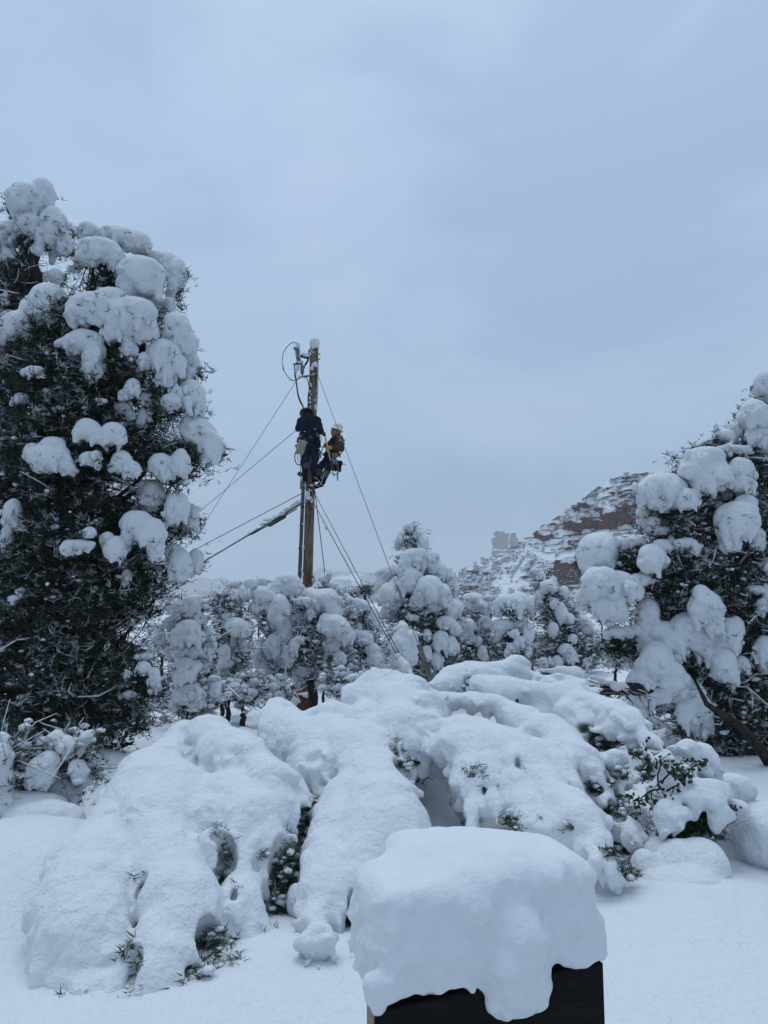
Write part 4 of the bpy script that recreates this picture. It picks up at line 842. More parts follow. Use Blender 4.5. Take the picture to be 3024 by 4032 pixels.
holes_foliage(rootL, C8, GAPS+[(860, 680, 4.55, 60, 130, 70), (520, 1090, 3.85, 60, 100, 50), (820, 1040, 3.85, 90, 90, 60), (960, 1010, 4.0, 110, 70, 60), (1090, 820, 4.45, 70, 170, 70), (780, 1130, 3.66, 60, 60, 40), (480, 1180, 3.62, 80, 50, 40), (620, 1180, 3.62, 110, 40, 40),
              (700, 900, 4.3, 330, 200, 100), (400, 1222, 3.46, 120, 22, 26), (510, 1205, 3.46, 50, 40, 26), (620, 1215, 3.46, 80, 22, 26), (760, 1150, 3.55, 60, 50, 30), (860, 1090, 3.68, 90, 60, 30), (1150, 560, 5.1, 60, 90, 60), (830, 560, 4.62, 40, 36, 30)], 42, 12000, 0.042, 0.32, lum=0.5, sl=0.022)
b = B(); 
for (x0, y0, d0, x1, y1, d1) in ((700, 1100, 4.6, 700, 250, 5.5), (650, 1100, 4.6, 400, 700, 4.5), (720, 1100, 4.6, 1000, 450, 4.9)):
    a_ = C8.pt(x0, y0, d0); a_[2] = ground_z(a_[0], a_[1])-0.05; b.tube(wiggle(a_, C8.pt(x1, y1, d1), 9, 0.05, g, 0.1), np.linspace(0.05, 0.015, 9), 7)
part('stem', b, M['bark'], rootL)
# middle shrub
g = np.random.default_rng(43)
r0 = C8.pt(1300, 900, 4.9); rootM = empty('bowed_shrub', (r0[0], r0[1], float(ground_z(r0[0], r0[1]))), 'bowed shrub mid foreground, a long tongue of snow ending in a ball on the ground', 'shrub')
f = Field((-0.95, 3.2, 0.55), (0.75, 7.0, 1.95), 0.0135)
lobe(f, C8, [(880, 170, 6.2, 50), (1010, 150, 6.2, 92), (1075, 130, 6.15, 84), (1170, 175, 6.0, 76), (1270, 120, 5.9, 74), (1380, 160, 5.9, 80), (1500, 130, 6.1, 60)], 0.05, g, 1)
lobe(f, C8, [(1050, 180, 5.9, 120), (1200, 240, 5.6, 120), (1230, 340, 5.3, 110), (1230, 410, 5.2, 60)], 0.08, g)
lobe(f, C8, [(1250, 200, 5.7, 110), (1380, 260, 5.4, 120), (1420, 350, 5.1, 110), (1460, 470, 4.8, 120), (1500, 560, 4.6, 110), (1530, 620, 4.5, 95)], 0.06, g, 3)
lobe(f, C8, [(1490, 280, 5.4, 40), (1520, 370, 5.2, 30)], 0.03, g, 2)
lobe(f, C8, [(1340, 420, 5.0, 100), (1300, 560, 4.7, 90), (1270, 680, 4.45, 94), (1240, 800, 4.2, 96), (1215, 900, 4.0, 86), (1208, 980, 3.80, 84)], 0.06, g, 2)
lobe(f, C8, [(1440, 560, 4.6, 120), (1400, 680, 4.4, 100), (1350, 790, 4.2, 80), (1300, 880, 4.05, 56)], 0.06, g, 3)
ball(f, C8, 1222, 985, 3.62, 108, 108, 100, 0.02); dent(f, C8, 1210, 925, 40, 22); dent(f, C8, 1200, 262, 42, 26)
ball(f, C8, 1200, 540, 5.3, 80, 90, 50, 0.05); ball(f, C8, 1160, 660, 5.0, 60, 70, 50, 0.05)
for q in ((1330, 320, 5.7, 160, 110, 130), (1400, 500, 5.2, 110, 110, 90), (1385, 650, 4.85, 100, 100, 70)): ball(f, C8, *q, 0.04)
for q in ((1185, 500, 46, 60), (1120, 640, 44, 90), (1352, 900, 20, 100), (1545, 320, 40, 50), (1520, 250, 18, 50)): gap(f, C8, *q)
finish(f, rootM, g)
holes_foliage(rootM, C8, GAPS+[(1190, 500, 4.98, 50, 60, 30), (1150, 620, 4.8, 50, 110, 40), (1355, 930, 4.1, 24, 80, 40), (1560, 300, 5.6, 70, 70, 50), (1160, 1080, 3.75, 50, 24, 40), (1230, 1105, 3.8, 90, 14, 60)], 44, 2600, 0.04, 0.4, lum=0.6, sl=0.02)
b = B(); a_ = C8.pt(1300, 900, 4.9); a_[2] = ground_z(a_[0], a_[1])-0.05
b.tube(wiggle(a_, C8.pt(1250, 200, 5.7), 9, 0.05, g, 0.1), np.linspace(0.05, 0.015, 9), 7); part('stem', b, M['bark'], rootM)
# right shrub
g = np.random.default_rng(45)
r0 = CA.pt(600, 900, 5.4); rootR = empty('bowed_shrub', (r0[0], r0[1], float(ground_z(r0[0], r0[1]))), 'bowed shrub in the right foreground with layered ridges of snow sweeping down to the right', 'shrub')
f = Field((-0.35, 3.7, 0.5), (2.75, 7.6, 2.1), 0.0155)
lobe(f, CR, [(60, 250, 6.2, 46), (180, 260, 6.2, 60), (290, 230, 6.2, 66), (380, 210, 6.2, 66), (470, 250, 6.2, 60)], 0.07, g, 1)
ball(f, CR, 345, 175, 6.2, 34, 26, 34, 0.08); ball(f, CR, 395, 178, 6.2, 40, 30, 34, 0.08); ball(f, CR, 270, 185, 6.3, 40, 30, 34, 0.08)
lobe(f, CR, [(330, 260, 6.0, 100), (340, 340, 5.8, 110), (360, 400, 5.65, 90)], 0.07, g)
lobe(f, CR, [(430, 280, 5.9, 90), (460, 360, 5.7, 60), (480, 420, 5.6, 50), (500, 470, 5.6, 34)], 0.06, g)
lobe(f, CR, [(200, 300, 5.9, 80), (240, 380, 5.7, 70), (270, 430, 5.6, 50)], 0.07, g)
lobe(f, CR, [(430, 540, 5.9, 70), (450, 640, 5.7, 80), (480, 720, 5.5, 90), (520, 760, 5.4, 70)], 0.05, g)
lobe(f, CR, [(380, 590, 5.8, 50), (410, 700, 5.6, 50), (440, 760, 5.4, 60)], 0.05, g)
lobe(f, CA, [(60, 250, 6.6, 50), (120, 200, 6.7, 60), (250, 165, 6.8, 62), (420, 160, 6.8, 62), (560, 135, 6.8, 76), (680, 190, 6.7, 58), (820, 205, 6.6, 56), (960, 270, 6.5, 50)], 0.06, g, 2)
ball(f, CA, 560, 85, 6.8, 52, 44, 50, 0.12)
lobe(f, CA, [(340, 250, 6.4, 52), (500, 275, 6.3, 56), (700, 300, 6.2, 66), (880, 310, 6.1, 74), (1020, 380, 5.9, 80), (1180, 440, 5.7, 100), (1300, 520, 5.5, 108), (1430, 610, 5.35, 84), (1540, 690, 5.2, 60)], 0.06, g, 3)
lobe(f, CA, [(900, 420, 5.9, 90), (1000, 470, 5.8, 70), (1120, 510, 5.7, 40)], 0.05, g)
lobe(f, CA, [(1380, 640, 5.3, 80), (1440, 720, 5.2, 60), (1400, 780, 5.2, 50)], 0.05, g)
lobe(f, CA, [(90, 320, 6.2, 52), (260, 340, 6.1, 56), (430, 370, 6.0, 72), (600, 470, 5.8, 90), (750, 570, 5.6, 105), (880, 660, 5.4, 118), (990, 740, 5.25, 124), (1040, 830, 5.15, 96), (1060, 900, 5.1, 54)], 0.06, g, 4)
lobe(f, CA, [(220, 560, 5.6, 122), (210, 680, 5.4, 124), (250, 820, 5.2, 100), (290, 950, 5.0, 96), (270, 1060, 4.85, 70), (250, 1160, 4.75, 60)], 0.05, g, 6)
lobe(f, CA, [(330, 560, 5.6, 100), (470, 690, 5.3, 140), (590, 810, 5.1, 150), (720, 930, 4.9, 140), (860, 1040, 4.7, 140), (980, 1130, 4.5, 130), (1090, 1270, 4.35, 110), (1160, 1390, 4.25, 94), (1190, 1480, 4.2, 60)], 0.06, g, 5)
lobe(f, CA, [(620, 700, 5.3, 80), (740, 740, 5.2, 74), (830, 830, 5.05, 66), (920, 900, 4.9, 50)], 0.05, g, 2)
lobe(f, CA, [(390, 780, 5.1, 60), (380, 900, 4.95, 56), (430, 1040, 4.8, 46), (430, 1160, 4.7, 50)], 0.03, g, 4)
lobe(f, CA, [(560, 900, 4.9, 100), (600, 1030, 4.75, 110), (640, 1160, 4.6, 104)], 0.04, g, 6)
lobe(f, CA, [(780, 1080, 4.7, 110), (820, 1180, 4.55, 110)], 0.04, g, 5)
lobe(f, CA, [(920, 1230, 4.45, 60), (1010, 1280, 4.35, 60), (1100, 1380, 4.2, 70)], 0.04, g, 5)
ball(f, CA, 1200, 735, 5.25, 92, 100, 80, 0.04); ball(f, CA, 1250, 900, 5.2, 110, 62, 70, 0.04); ball(f, CA, 1350, 850, 5.25, 80, 50, 60, 0.04); ball(f, CA, 1140, 1010, 5.0, 50, 46, 40, 0.03)
ball(f, CA, 1370, 1110, 5.6, 120, 110, 90, 0.05); ball(f, CA, 1240, 1160, 4.9, 80, 56, 60, 0.04); ball(f, CA, 1300, 1230, 4.8, 50, 60, 50, 0.04); ball(f, CA, 1480, 1250, 5.0, 70, 70, 60, 0.04); ball(f, CA, 1390, 900, 5.2, 60, 34, 40, 0.03)
ball(f, CR, 390, 450, 5.45, 46, 34, 50, 0.02, True)
ball(f, CR, 480, 600, 6.0, 130, 190, 80, 0.05); ball(f, CR, 420, 730, 5.5, 110, 90, 70, 0.05)
for q in ((420, 640, 5.6, 190, 120, 120), (420, 880, 5.15, 170, 150, 100), (760, 420, 6.2, 220, 80, 120), (560, 240, 6.75, 260, 60, 90), (680, 900, 5.05, 160, 120, 100), (860, 570, 5.9, 160, 80, 90), (1260, 530, 5.85, 160, 60, 80)): ball(f, CA, *q, 0.04)
for q in ((1000, 530, 55, 34), (1110, 595, 100, 50), (1310, 700, 42, 16), (1165, 860, 36, 56), (1055, 930, 56, 42), (1155, 1060, 44, 56), (1290, 1330, 76, 100), (1220, 1110, 40, 50), (1330, 1000, 70, 40), (545, 1140, 26, 22), (905, 1168, 34, 18), (1160, 1370, 36, 26), (345, 900, 10, 90), (265, 820, 12, 60), (1240, 1450, 14, 60), (240, 240, 36, 14), (1450, 760, 46, 90), (490, 1100, 12, 50), (560, 760, 10, 90)): gap(f, CA, *q)
gap(f, CR, 390, 450, 48, 34); gap(f, CR, 350, 500, 20, 60)
finish(f, rootR, g, a=1.05)
holes_foliage(rootR, CA, GAPS[:-2]+[(1010, 530, 5.85, 60, 34, 50), (1110, 600, 5.8, 110, 60, 60), (1310, 705, 5.3, 40, 18, 20), (1170, 850, 5.4, 60, 60, 40), (1060, 940, 5.2, 60, 40, 40), (1190, 1050, 5.2, 60, 60, 40), (1290, 1300, 4.95, 90, 110, 60), (900, 1180, 4.5, 40, 26, 30),
              (550, 1140, 4.6, 30, 30, 30), (1160, 1380, 4.22, 34, 30, 14), (-130, 480, 5.85, 90, 60, 60), (1450, 800, 5.35, 50, 80, 40), (1180, 1150, 5.1, 60, 60, 30), (240, 245, 6.6, 30, 20, 30), (1270, 1480, 4.3, 40, 30, 20)], 46, 5200, 0.042, 0.35, lum=0.6, sl=0.022)
b = B(); a_ = CA.pt(600, 900, 5.7); a_[2] = ground_z(a_[0], a_[1])-0.05
for (x, y, D) in ((560, 300, 6.2), (1100, 500, 5.8), (300, 600, 5.7), (900, 800, 5.5)): b.tube(wiggle(a_, CA.pt(x, y, D), 9, 0.05, g, 0.1), np.linspace(0.05, 0.014, 9), 7)
part('stem', b, M['bark'], rootR)
# leafy shrub at the right
def leaf_mesh():
    V = [(0, 0, 0)]; n = 8
    L_ = [(0, 0), (0.28, 0.2), (0.38, 0.5), (0.24, 0.84), (0, 1), (-0.24, 0.84), (-0.38, 0.5), (-0.28, 0.2)]
    V = [(x, y, 0.14*abs(x)+0.06*y*y) for x, y in L_]+[(0, 0.5, -0.03)]
    T = [(i, (i+1) % 8, 8) for i in range(8)]
    return np.array(V, float), np.array(T)
LEAF = leaf_mesh()
M['leaf'] = mat('manzanita_leaf', (0.022, 0.036, 0.018), 0.5, 0.3, mix=((0.05, 0.06, 0.03), 25, 0.4, 0.6))
g = np.random.default_rng(51)
c0 = A1.pt(620, 1400, 4.95); rootF = empty('leafy_shrub', (c0[0], c0[1], float(ground_z(c0[0], c0[1]))), 'small evergreen shrub with oval leaves and dark twigs poking out of snow, at the right', 'shrub')
f = Field(c0-[1.0, 0.8, 0.5], c0+[1.5, 0.9, 1.1], 0.0135)
for (x, y, D, rx, ry, rd) in ((620, 600, 5.1, 110, 70, 60), (760, 640, 5.15, 120, 78, 70), (850, 760, 5.15, 90, 120, 80), (440, 690, 5.0, 56, 74, 50), (600, 810, 5.0, 95, 52, 50), (680, 900, 4.95, 66, 70, 50), (380, 840, 5.0, 44, 60, 36), (360, 1060, 4.95, 62, 82, 50),
                      (870, 1060, 4.9, 200, 150, 130), (740, 1120, 4.8, 160, 90, 90), (930, 1180, 4.8, 120, 110, 90), (560, 1130, 4.85, 90, 44, 50), (470, 1180, 4.8, 62, 46, 46), (540, 1275, 4.75, 86, 62, 60), (1090, 1040, 5.2, 160, 130, 120), (1080, 1180, 4.95, 60, 60, 60), (480, 950, 4.95, 44, 50, 36), (560, 1000, 5.2, 90, 80, 60)):
    ball(f, A1, x, y, D, rx, ry, rd, 0.035)
    for _ in range(7):
        a = g.random()*6.28; ph = -1.2+1.2*g.random(); s_ = 0.24*min(rx, ry)*(0.7+0.8*g.random())
        ball(f, A1, x+rx*0.85*math.cos(a)*math.cos(ph), y-ry*0.85*math.sin(ph), D-0.02-rd*A1.m(D)*0.8*abs(math.sin(a))*math.cos(ph), s_, s_*1.3, s_, 0.02)
finish(f, rootF, g)
holes_foliage(rootF, A1, [(650, 1380, 5.0, 230, 110, 120), (800, 1260, 4.95, 160, 70, 60), (450, 1340, 4.95, 80, 160, 60), (560, 920, 5.1, 120, 90, 40)], 52, 2600, 0.04, 0.25, lum=0.3, sl=0.016)
bt = B(); bl_ = []
for (x, y, x2, y2) in ((360, 990, 430, 680), (380, 950, 600, 700), (440, 830, 520, 860), (370, 1000, 90, 1140), (110, 1110, 200, 1110), (540, 870, 700, 850), (560, 870, 800, 730), (600, 730, 760, 740), (430, 1020, 520, 960), (440, 1080, 380, 1150), (330, 1150, 250, 1030), (380, 1200, 460, 1420), (650, 1200, 860, 1290),
                       (720, 1240, 930, 1260), (480, 1300, 600, 1480), (560, 1310, 700, 1460), (300, 1100, 380, 1300), (780, 1300, 900, 1400), (1040, 1180, 1110, 1190), (60, 640, 160, 690), (200, 930, 220, 890), (90, 1080, 60, 1050), (330, 780, 320, 700)):
    a_, e_ = A1.pt(x, y, 4.86), A1.pt(x2, y2, 4.80); P = wiggle(a_, e_, 7, 0.10, g); bt.tube(P, np.linspace(0.007, 0.002, 7), 5)
    for q in range(3):
        s0 = along(P, 0.4+0.6*g.random()); P2 = wiggle(s0, s0+g.standard_normal(3)*[0.05, 0.03, 0.05], 4, 0.2, g); bt.tube(P2, [0.003, 0.0025, 0.002, 0.0012], 4); bl_ += [P2[-1], P2[2]]
    bl_ += [e_, along(P, 0.8), along(P, 0.6)]
part('twigs', bt, M['bark'], rootF, True, 'stuff')
me = None
for k, p in enumerate(bl_):
    if me is None:
        me = mesh_np('leaf', LEAF[0]*0.026, [LEAF[1]]); me.materials.append(M['leaf'])
    for q in range(1+k % 2):
        o = bpy.data.objects.new('leaf', me); COL.objects.link(o); o.parent = rootF; o.location = tuple(p+g.standard_normal(3)*0.010-org(rootF)+[0, -0.012, 0]); o.rotation_euler = tuple(g.random(3)*6.28); s_ = 0.7+0.6*g.random(); o.scale = (s_, s_, s_)
# hummocks of snow over buried plants, at the right
for k, (lab, items) in enumerate((('rounded double hummock of snow between the black box and the leafy shrub', ((1215, 860, 4.6, 56, 84), (1262, 800, 4.75, 62, 54), (1330, 830, 4.65, 80, 78), (1420, 850, 4.65, 84, 84), (1300, 930, 4.45, 90, 60), (1400, 950, 4.45, 110, 60))),
                                  ('broad bank of snow at the right edge of the picture, beyond the hummock', ((1560, 710, 5.25, 120, 90), (1480, 720, 5.2, 90, 60), (1650, 760, 5.05, 110, 110), (1740, 760, 5.05, 110, 120), (1620, 860, 5.1, 60, 60), (1520, 800, 5.2, 100, 60))),
                                  ('low pillow of snow on the ground left of the largest bowed shrub', ((-1060, 640, 5.3, 160, 50), (-1190, 625, 5.2, 130, 60), (-960, 680, 5.1, 120, 46), (-1240, 760, 4.6, 150, 90))))):
    g = np.random.default_rng(70+k); C_ = [(CR.pt(x, y, D), np.array([rx, min(rx, ry)*1.1, ry])*CR.m(D)) for x, y, D, rx, ry in items]
    f = Field(np.min([c-r for c, r in C_], 0)-0.12, np.max([c+r for c, r in C_], 0)+0.12, 0.018)
    for c, r in C_: f.ell(c+[0, 0, 0.07 if k == 1 else 0.02], r, 0.07)
    f.noise(0.3, 0.03, g); f.noise(0.14, 0.014, g, 0.4, True); f.noise(0.06, 0.006, g, 0.8); b = B(); f.into(b)
    c = np.mean([q[0] for q in C_], 0); o = link('snow_mound', b.mesh('snow_mound', True, c), M['snow_near']); o.location = tuple(c); tag(o, lab, 'snow')
# snow-laden fallen limb behind the right shrub
g = np.random.default_rng(55)
p0 = CA.pt(1310, 300, 8.2); rootB = empty('fallen_limb', (p0[0], p0[1], p0[2]-0.1), 'dark fallen limb carrying a long ridge of snow, behind the right foreground shrub', 'fallen limb')
b = B(); P = np.array([CA.pt(x, y, D) for x, y, D in ((1420, 280, 8.3), (1290, 268, 8.2), (1150, 272, 8.1), (1010, 285, 8.0), (900, 240, 7.9), (760, 190, 7.8), (640, 190, 7.7))]); b.tube(P, np.linspace(0.075, 0.03, 7), 8); part('limb', b, M['bark'], rootB)
lo, hi = P.min(0)-0.35, P.max(0)+0.45; f = Field(lo, hi, 0.018)
lobe(f, CA, [(720, 150, 7.8, 22), (850, 150, 7.8, 40), (960, 165, 7.85, 46), (1060, 200, 7.95, 36), (1180, 235, 8.05, 40), (1300, 245, 8.2, 26), (1400, 262, 8.3, 20)], 0.06, g, 4)
lobe(f, CA, [(960, 190, 7.8, 26), (1090, 230, 7.8, 26), (1150, 250, 7.8, 20)], 0.04, g, 3)
finish(f, rootB, g, 'snow_ridge', 'snow')
bt = B()
for _ in range(160):
    s0 = along(P, g.random()); P2 = wiggle(s0, s0+[g.standard_normal()*0.25, g.standard_normal()*0.2, -abs(g.standard_normal())*0.22+0.05], 5, 0.15, g); bt.tube(P2, np.linspace(0.008, 0.002, 5), 4, False, A=g.random())
part('twigs', bt, M['twig'], rootB, True, 'stuff')
# dark bare limb of the right tree
b = B(); P = np.array([A1.pt(x, y, D) for x, y, D in ((700, -60, 8.3), (820, 180, 7.9), (930, 255, 7.7), (1150, 400, 7.6), (1290, 560, 7.6), (1400, 700, 7.7), (1520, 900, 7.9), (1580, 1150, 8.0))]); b.tube(P, np.array([0.012, 0.028, 0.036, 0.045, 0.052, 0.06, 0.066, 0.07]), 10)
part('branch', b, M['bark'], RIGHT_TREE)
# ---------------------------------------------------------------- the dark wooden box under its block of snow, close to the viewer
M['black_wood'] = mat('black_stained_wood', (0.004, 0.004, 0.005), 0.7, 0.12, bump=[(20, 0.5, 0.003)], mix=((0.012, 0.010, 0.009), 14, 0.45, 0.75), stretch=(1, 1, 8))
M['raw_wood'] = mat('weathered_end_grain', (0.20, 0.16, 0.12), 0.85, 0.1, bump=[(30, 0.5, 0.003)], mix=((0.33, 0.28, 0.22), 30, 0.3, 0.7), stretch=(3, 3, 0.4))
pl, pr = CB.pt(150, 1215, 1.20), CB.pt(1547, 905, 1.358); pr[2] = pl[2]
U = (pr-pl)/np.linalg.norm(pr-pl); Wn = np.array([0, 0, 1.]); Vv = np.cross(Wn, U); RB = np.stack([U, Vv, Wn], 1); LEN = np.linalg.norm(pr-pl)
root = empty('wooden_box', (pl+pr)/2+Vv*0.17-[0, 0, (pl[2]-0.45)], 'black stained wooden box in the foreground, its top buried under a thick block of snow', 'wooden box')
root.location.z = float(ground_z(root.location.x, root.location.y))-0.1
def loc(u, v, w): return pl+U*u+Vv*v+Wn*w
hb = 0.145; zt = 0.0; cu = LEN*0.93; dy = 0.30
while pl[2]+zt > root.location.z:
    b = B(); b.box(loc(LEN/2, 0.019, zt-hb/2), (LEN, 0.038, hb-0.004), RB, 0.003); o = part('front_board', b, [M['black_wood'], M['raw_wood']], root, False)
    for p_ in o.data.polygons:                  # sawn left end
        if Vector(U).dot(p_.normal) < -0.9: p_.material_index = 1
    for (u_, nm) in ((0.05, 'side_board'), (LEN-0.03, 'side_board')):
        c_ = loc(u_, 0.04, zt-hb/2); b = B(); b.box(c_+[0, dy/2, 0], (0.03, dy, hb-0.004), None, 0.003); part(nm, b, M['black_wood'], root, False)
    b = B(); b.box(loc(LEN/2, 0.04, zt-hb/2)+[0, dy+0.02, 0], (LEN*0.8, 0.03, hb-0.004), RB, 0.003); part('back_board', b, M['black_wood'], root, False)
    zt -= hb
b = B(); b.box(loc(LEN/2, 0.04, 0.008)+[0, dy/2, 0], (LEN*0.70, dy*0.7, 0.016), None, 0.003); part('lid', b, M['black_wood'], root, False)
g = np.random.default_rng(61)
f = Field(loc(0.2, 0.12, 0)-[0.36, 0.32, 0.14], loc(0.2, 0.12, 0)+[0.36, 0.36, 0.34], 0.0034)
f.bx(loc(0.225, 0.17, 0.088)+[0.035, 0, 0], (0.176, 0.12, 0.082), None, 0.05, 0.02)
f.bx(loc(0.213, 0.08, 0.088), (0.203, 0.085, 0.080), RB, 0.035, 0.02); f.ell(loc(0.28, 0.12, 0.140), (0.150, 0.12, 0.056), 0.05, RB); f.ell(loc(0.20, 0.13, 0.128), (0.16, 0.11, 0.054), 0.05, RB)
f.bx(loc(0.213, 0.07, 0.040), (0.203, 0.072, 0.040), RB, 0.008, 0.01)
f.noise(0.11, 0.007, g); f.noise(0.07, 0.006, g, 0.6, True); f.noise((0.03, 0.03, 0.04), 0.0045, g, 0.85, True)
f.bx(loc(0.2, 0.1, -0.098), (0.5, 0.5, 0.102), RB, 0.002, 0.004, True)           # rests on the boards
f.bx(loc(0.08, -0.06, 0.0), (0.5, 0.048, 0.05), RB, 0.01, 0.02, True)
f.cone(loc(0.250, 0.010, 0.07), loc(0.245, 0.006, -0.010), 0.052, 0.036, 0.025); f.cone(loc(0.215, 0.010, 0.03), loc(0.214, 0.006, -0.030), 0.04, 0.018, 0.02); f.cone(loc(0.283, 0.010, 0.05), loc(0.285, 0.006, -0.030), 0.042, 0.022, 0.02); f.cone(loc(0.232, 0.008, 0.03), loc(0.232, 0.005, -0.036), 0.04, 0.016, 0.02); f.cone(loc(0.268, 0.008, 0.03), loc(0.268, 0.005, -0.034), 0.04, 0.018, 0.02); f.cone(loc(0.004, 0.015, 0.03), loc(0.010, 0.012, 0.0), 0.02, 0.012, 0.01)
f.noise(0.05, 0.003, g, 0.8); f.noise((0.022, 0.022, 0.03), 0.0026, g, 0.8, True); f.noise(0.010, 0.0022, g, 0.9)
b = B(); f.into(b); o = link('snow_block', b.mesh('snow_block', True, loc(0.2, 0.15, 0)), M['snow_close']); o.location = tuple(loc(0.2, 0.15, 0))
tag(o, 'thick rounded block of snow resting on the black wooden box', 'snow')
# ---------------------------------------------------------------- the utility pole
M['pole'] = mat('weathered_pole_wood', (0.19, 0.145, 0.105), 0.85, 0.15, bump=[(22, 0.9, 0.02)], mix=((0.13, 0.05, 0.025), 9, 0.52, 0.60), stretch=(1, 1, 0.12))
M['conduit'] = mat('grey_conduit', (0.055, 0.075, 0.085), 0.6, 0.3, mix=((0.085, 0.105, 0.115), 6, 0.3, 0.7))
M['steel'] = mat('galvanised_steel', (0.20, 0.22, 0.23), 0.5, 0.4, metal=0.6)
M['dark_metal'] = mat('dark_bracket', (0.035, 0.042, 0.045), 0.7, 0.3)
M['porcelain'] = mat('grey_porcelain', (0.16, 0.18, 0.185), 0.4, 0.5)
M['brown_glaze'] = mat('grey_brown_arrester', (0.17, 0.16, 0.14), 0.45, 0.5)
M['black_cable'] = mat('black_cable', (0.010, 0.011, 0.014), 0.6, 0.3)
M['wire'] = mat('guy_strand', (0.075, 0.085, 0.10), 0.6, 0.3, metal=0.3)
g = np.random.default_rng(91)
def S(x, y, D, w=0): return ray(x, y)   # unused shorthand kept small
def src(x, y, D):
    a, b_, c = ray(x, y); t = D/b_; return np.array([a*t, D, CAMZ+c*t])
PT, PB = src(1238, 1346, 17.0), src(1199, 2716, 17.1)
v = (PT-PB)/np.linalg.norm(PT-PB); PG = PB-v*((PB[2]-float(ground_z(PB[0], PB[1])))/v[2]+0.3)
pole = empty('utility_pole', (PG[0], PG[1], PG[2]+0.3), 'tall leaning wooden utility pole streaked rust-brown, its top capped with snow', 'utility pole')
b = B(); n = 60; tt = np.linspace(0, 1, n); P = PG[None]+(PT-PG)[None]*tt[:, None]; b.tube(P, np.interp(tt, [0, 1], [0.125, 0.098])+0.0015*g.standard_normal(n), 28); part('shaft', b, M['pole'], pole)
def pole_at(z): return PG+(PT-PG)*((z-PG[2])/(PT[2]-PG[2]))
def q9(x, y, D=17.0): return C9.pt(x, y, D)
u9 = C9.m(17.0); u2 = C2.m(16.8)
# conduit riser on the left
b = B(); c0, c1 = C2.pt(527, 1640, 16.95), C5.pt(722, 600, 17.02); c2 = pole_at(PG[2]+0.25)+[-0.15, 0, 0]
b.tube([c0, c0+(c1-c0)*0.3, c0+(c1-c0)*0.6, c1, c2], [0.042, 0.042, 0.043, 0.044, 0.046], 14); part('conduit', b, M['conduit'], pole)
b = B()
for (x, y) in ((520, 1885), (505, 2300), (495, 2700), (480, 3200)):
    c = C2.pt(x, y, 16.95); c = np.array([c0[0]+(c1[0]-c0[0])*(c0[2]-c[2])/(c0[2]-c1[2]), 16.97, c[2]]); b.tube([c-[0, 0, 0.015], c+[0, 0, 0.015]], 0.050, 12)
part('strap', b, M['dark_metal'], pole)
# ground wire and cable down the shaft
for (pts, r, mm) in (([(1110, 600), (1128, 900), (1118, 1500), (1095, 2100)], 0.006, 'black_cable'),):
    b = B(); b.tube([q9(x, y, 16.9) for x, y in pts], r, 5); part('ground_wire', b, M[mm], pole)
b = B(); b.tube([C5.pt(x, y, 17.0) for x, y in ((806, 150), (806, 200), (797, 300), (793, 420), (788, 560))], 0.011, 6); part('down_cable', b, M['black_cable'], pole)
b = B(); b.tube([C5.pt(795+13*math.cos(a), 578+26*math.sin(a), 16.9) for a in np.linspace(0, 6.4, 26)], 0.008, 5); b.tube([C5.pt(798+11*math.cos(a), 582+22*math.sin(a), 16.88) for a in np.linspace(0, 6.4, 26)], 0.007, 5); part('cable_coil', b, M['black_cable'], pole)
b = B(); b.tube([q9(800, 1275), q9(830, 1350), q9(872, 1480, 16.9), q9(880, 1600, 16.88), q9(845, 1800, 16.88), q9(850, 1990, 16.88), q9(840, 2150, 16.88)], 0.011, 6); b.tube([q9(905, 1540, 16.88), q9(905, 1700, 16.88), q9(880, 1900, 16.88), q9(872, 2120, 16.88)], 0.008, 6); part('riser_lead', b, M['black_cable'], pole)
# bracket arm, brace, lower arm
b = B(); a_, e_ = q9(640, 705, 16.92), q9(885, 770, 16.92); d = (e_-a_)/np.linalg.norm(e_-a_); R = np.stack([d, [0, 1, 0], np.cross(d, [0, 1, 0])], 1); b.box((a_+e_)/2, (np.linalg.norm(e_-a_), 0.06, 0.05), R, 0.006); part('bracket_arm', b, M['dark_metal'], pole, False)
b = B(); b.tube([q9(860, 800, 16.92), q9(765, 960, 16.92)], 0.024, 8); b.tube([q9(765, 950, 16.92), q9(752, 1040, 16.92)], 0.012, 6); part('brace', b, M['dark_metal'], pole)
b = B(); b.box(q9(880, 610, 16.95), (0.035, 0.08, 0.13), None, 0.006); b.box(q9(1065, 520, 16.88), (0.05, 0.03, 0.03), None, 0.004); part('pole_band', b, M['dark_metal'], pole, False)
for (x, y) in ((1160, 655), (1158, 790)):
    b = B(); b.tube([q9(1090, y-8, 16.95), q9(x, y, 16.95)], 0.010, 6); b.tube([q9(x, y, 16.95), q9(x+18, y+2, 16.95)], 0.020, 6); part('bolt', b, M['steel'], pole)
b = B(); b.tube([q9(545, 1370, 16.9), q9(580, 1325, 16.9), q9(640, 1285, 16.88), q9(720, 1270, 16.88), q9(860, 1255, 16.86), q9(990, 1225, 16.85)], [0.010, 0.012, 0.014, 0.014, 0.014, 0.012], 8); b.tube([q9(560, 1300, 16.9), q9(640, 1185, 16.9)], 0.005, 5); part('lower_arm', b, M['dark_metal'], pole)
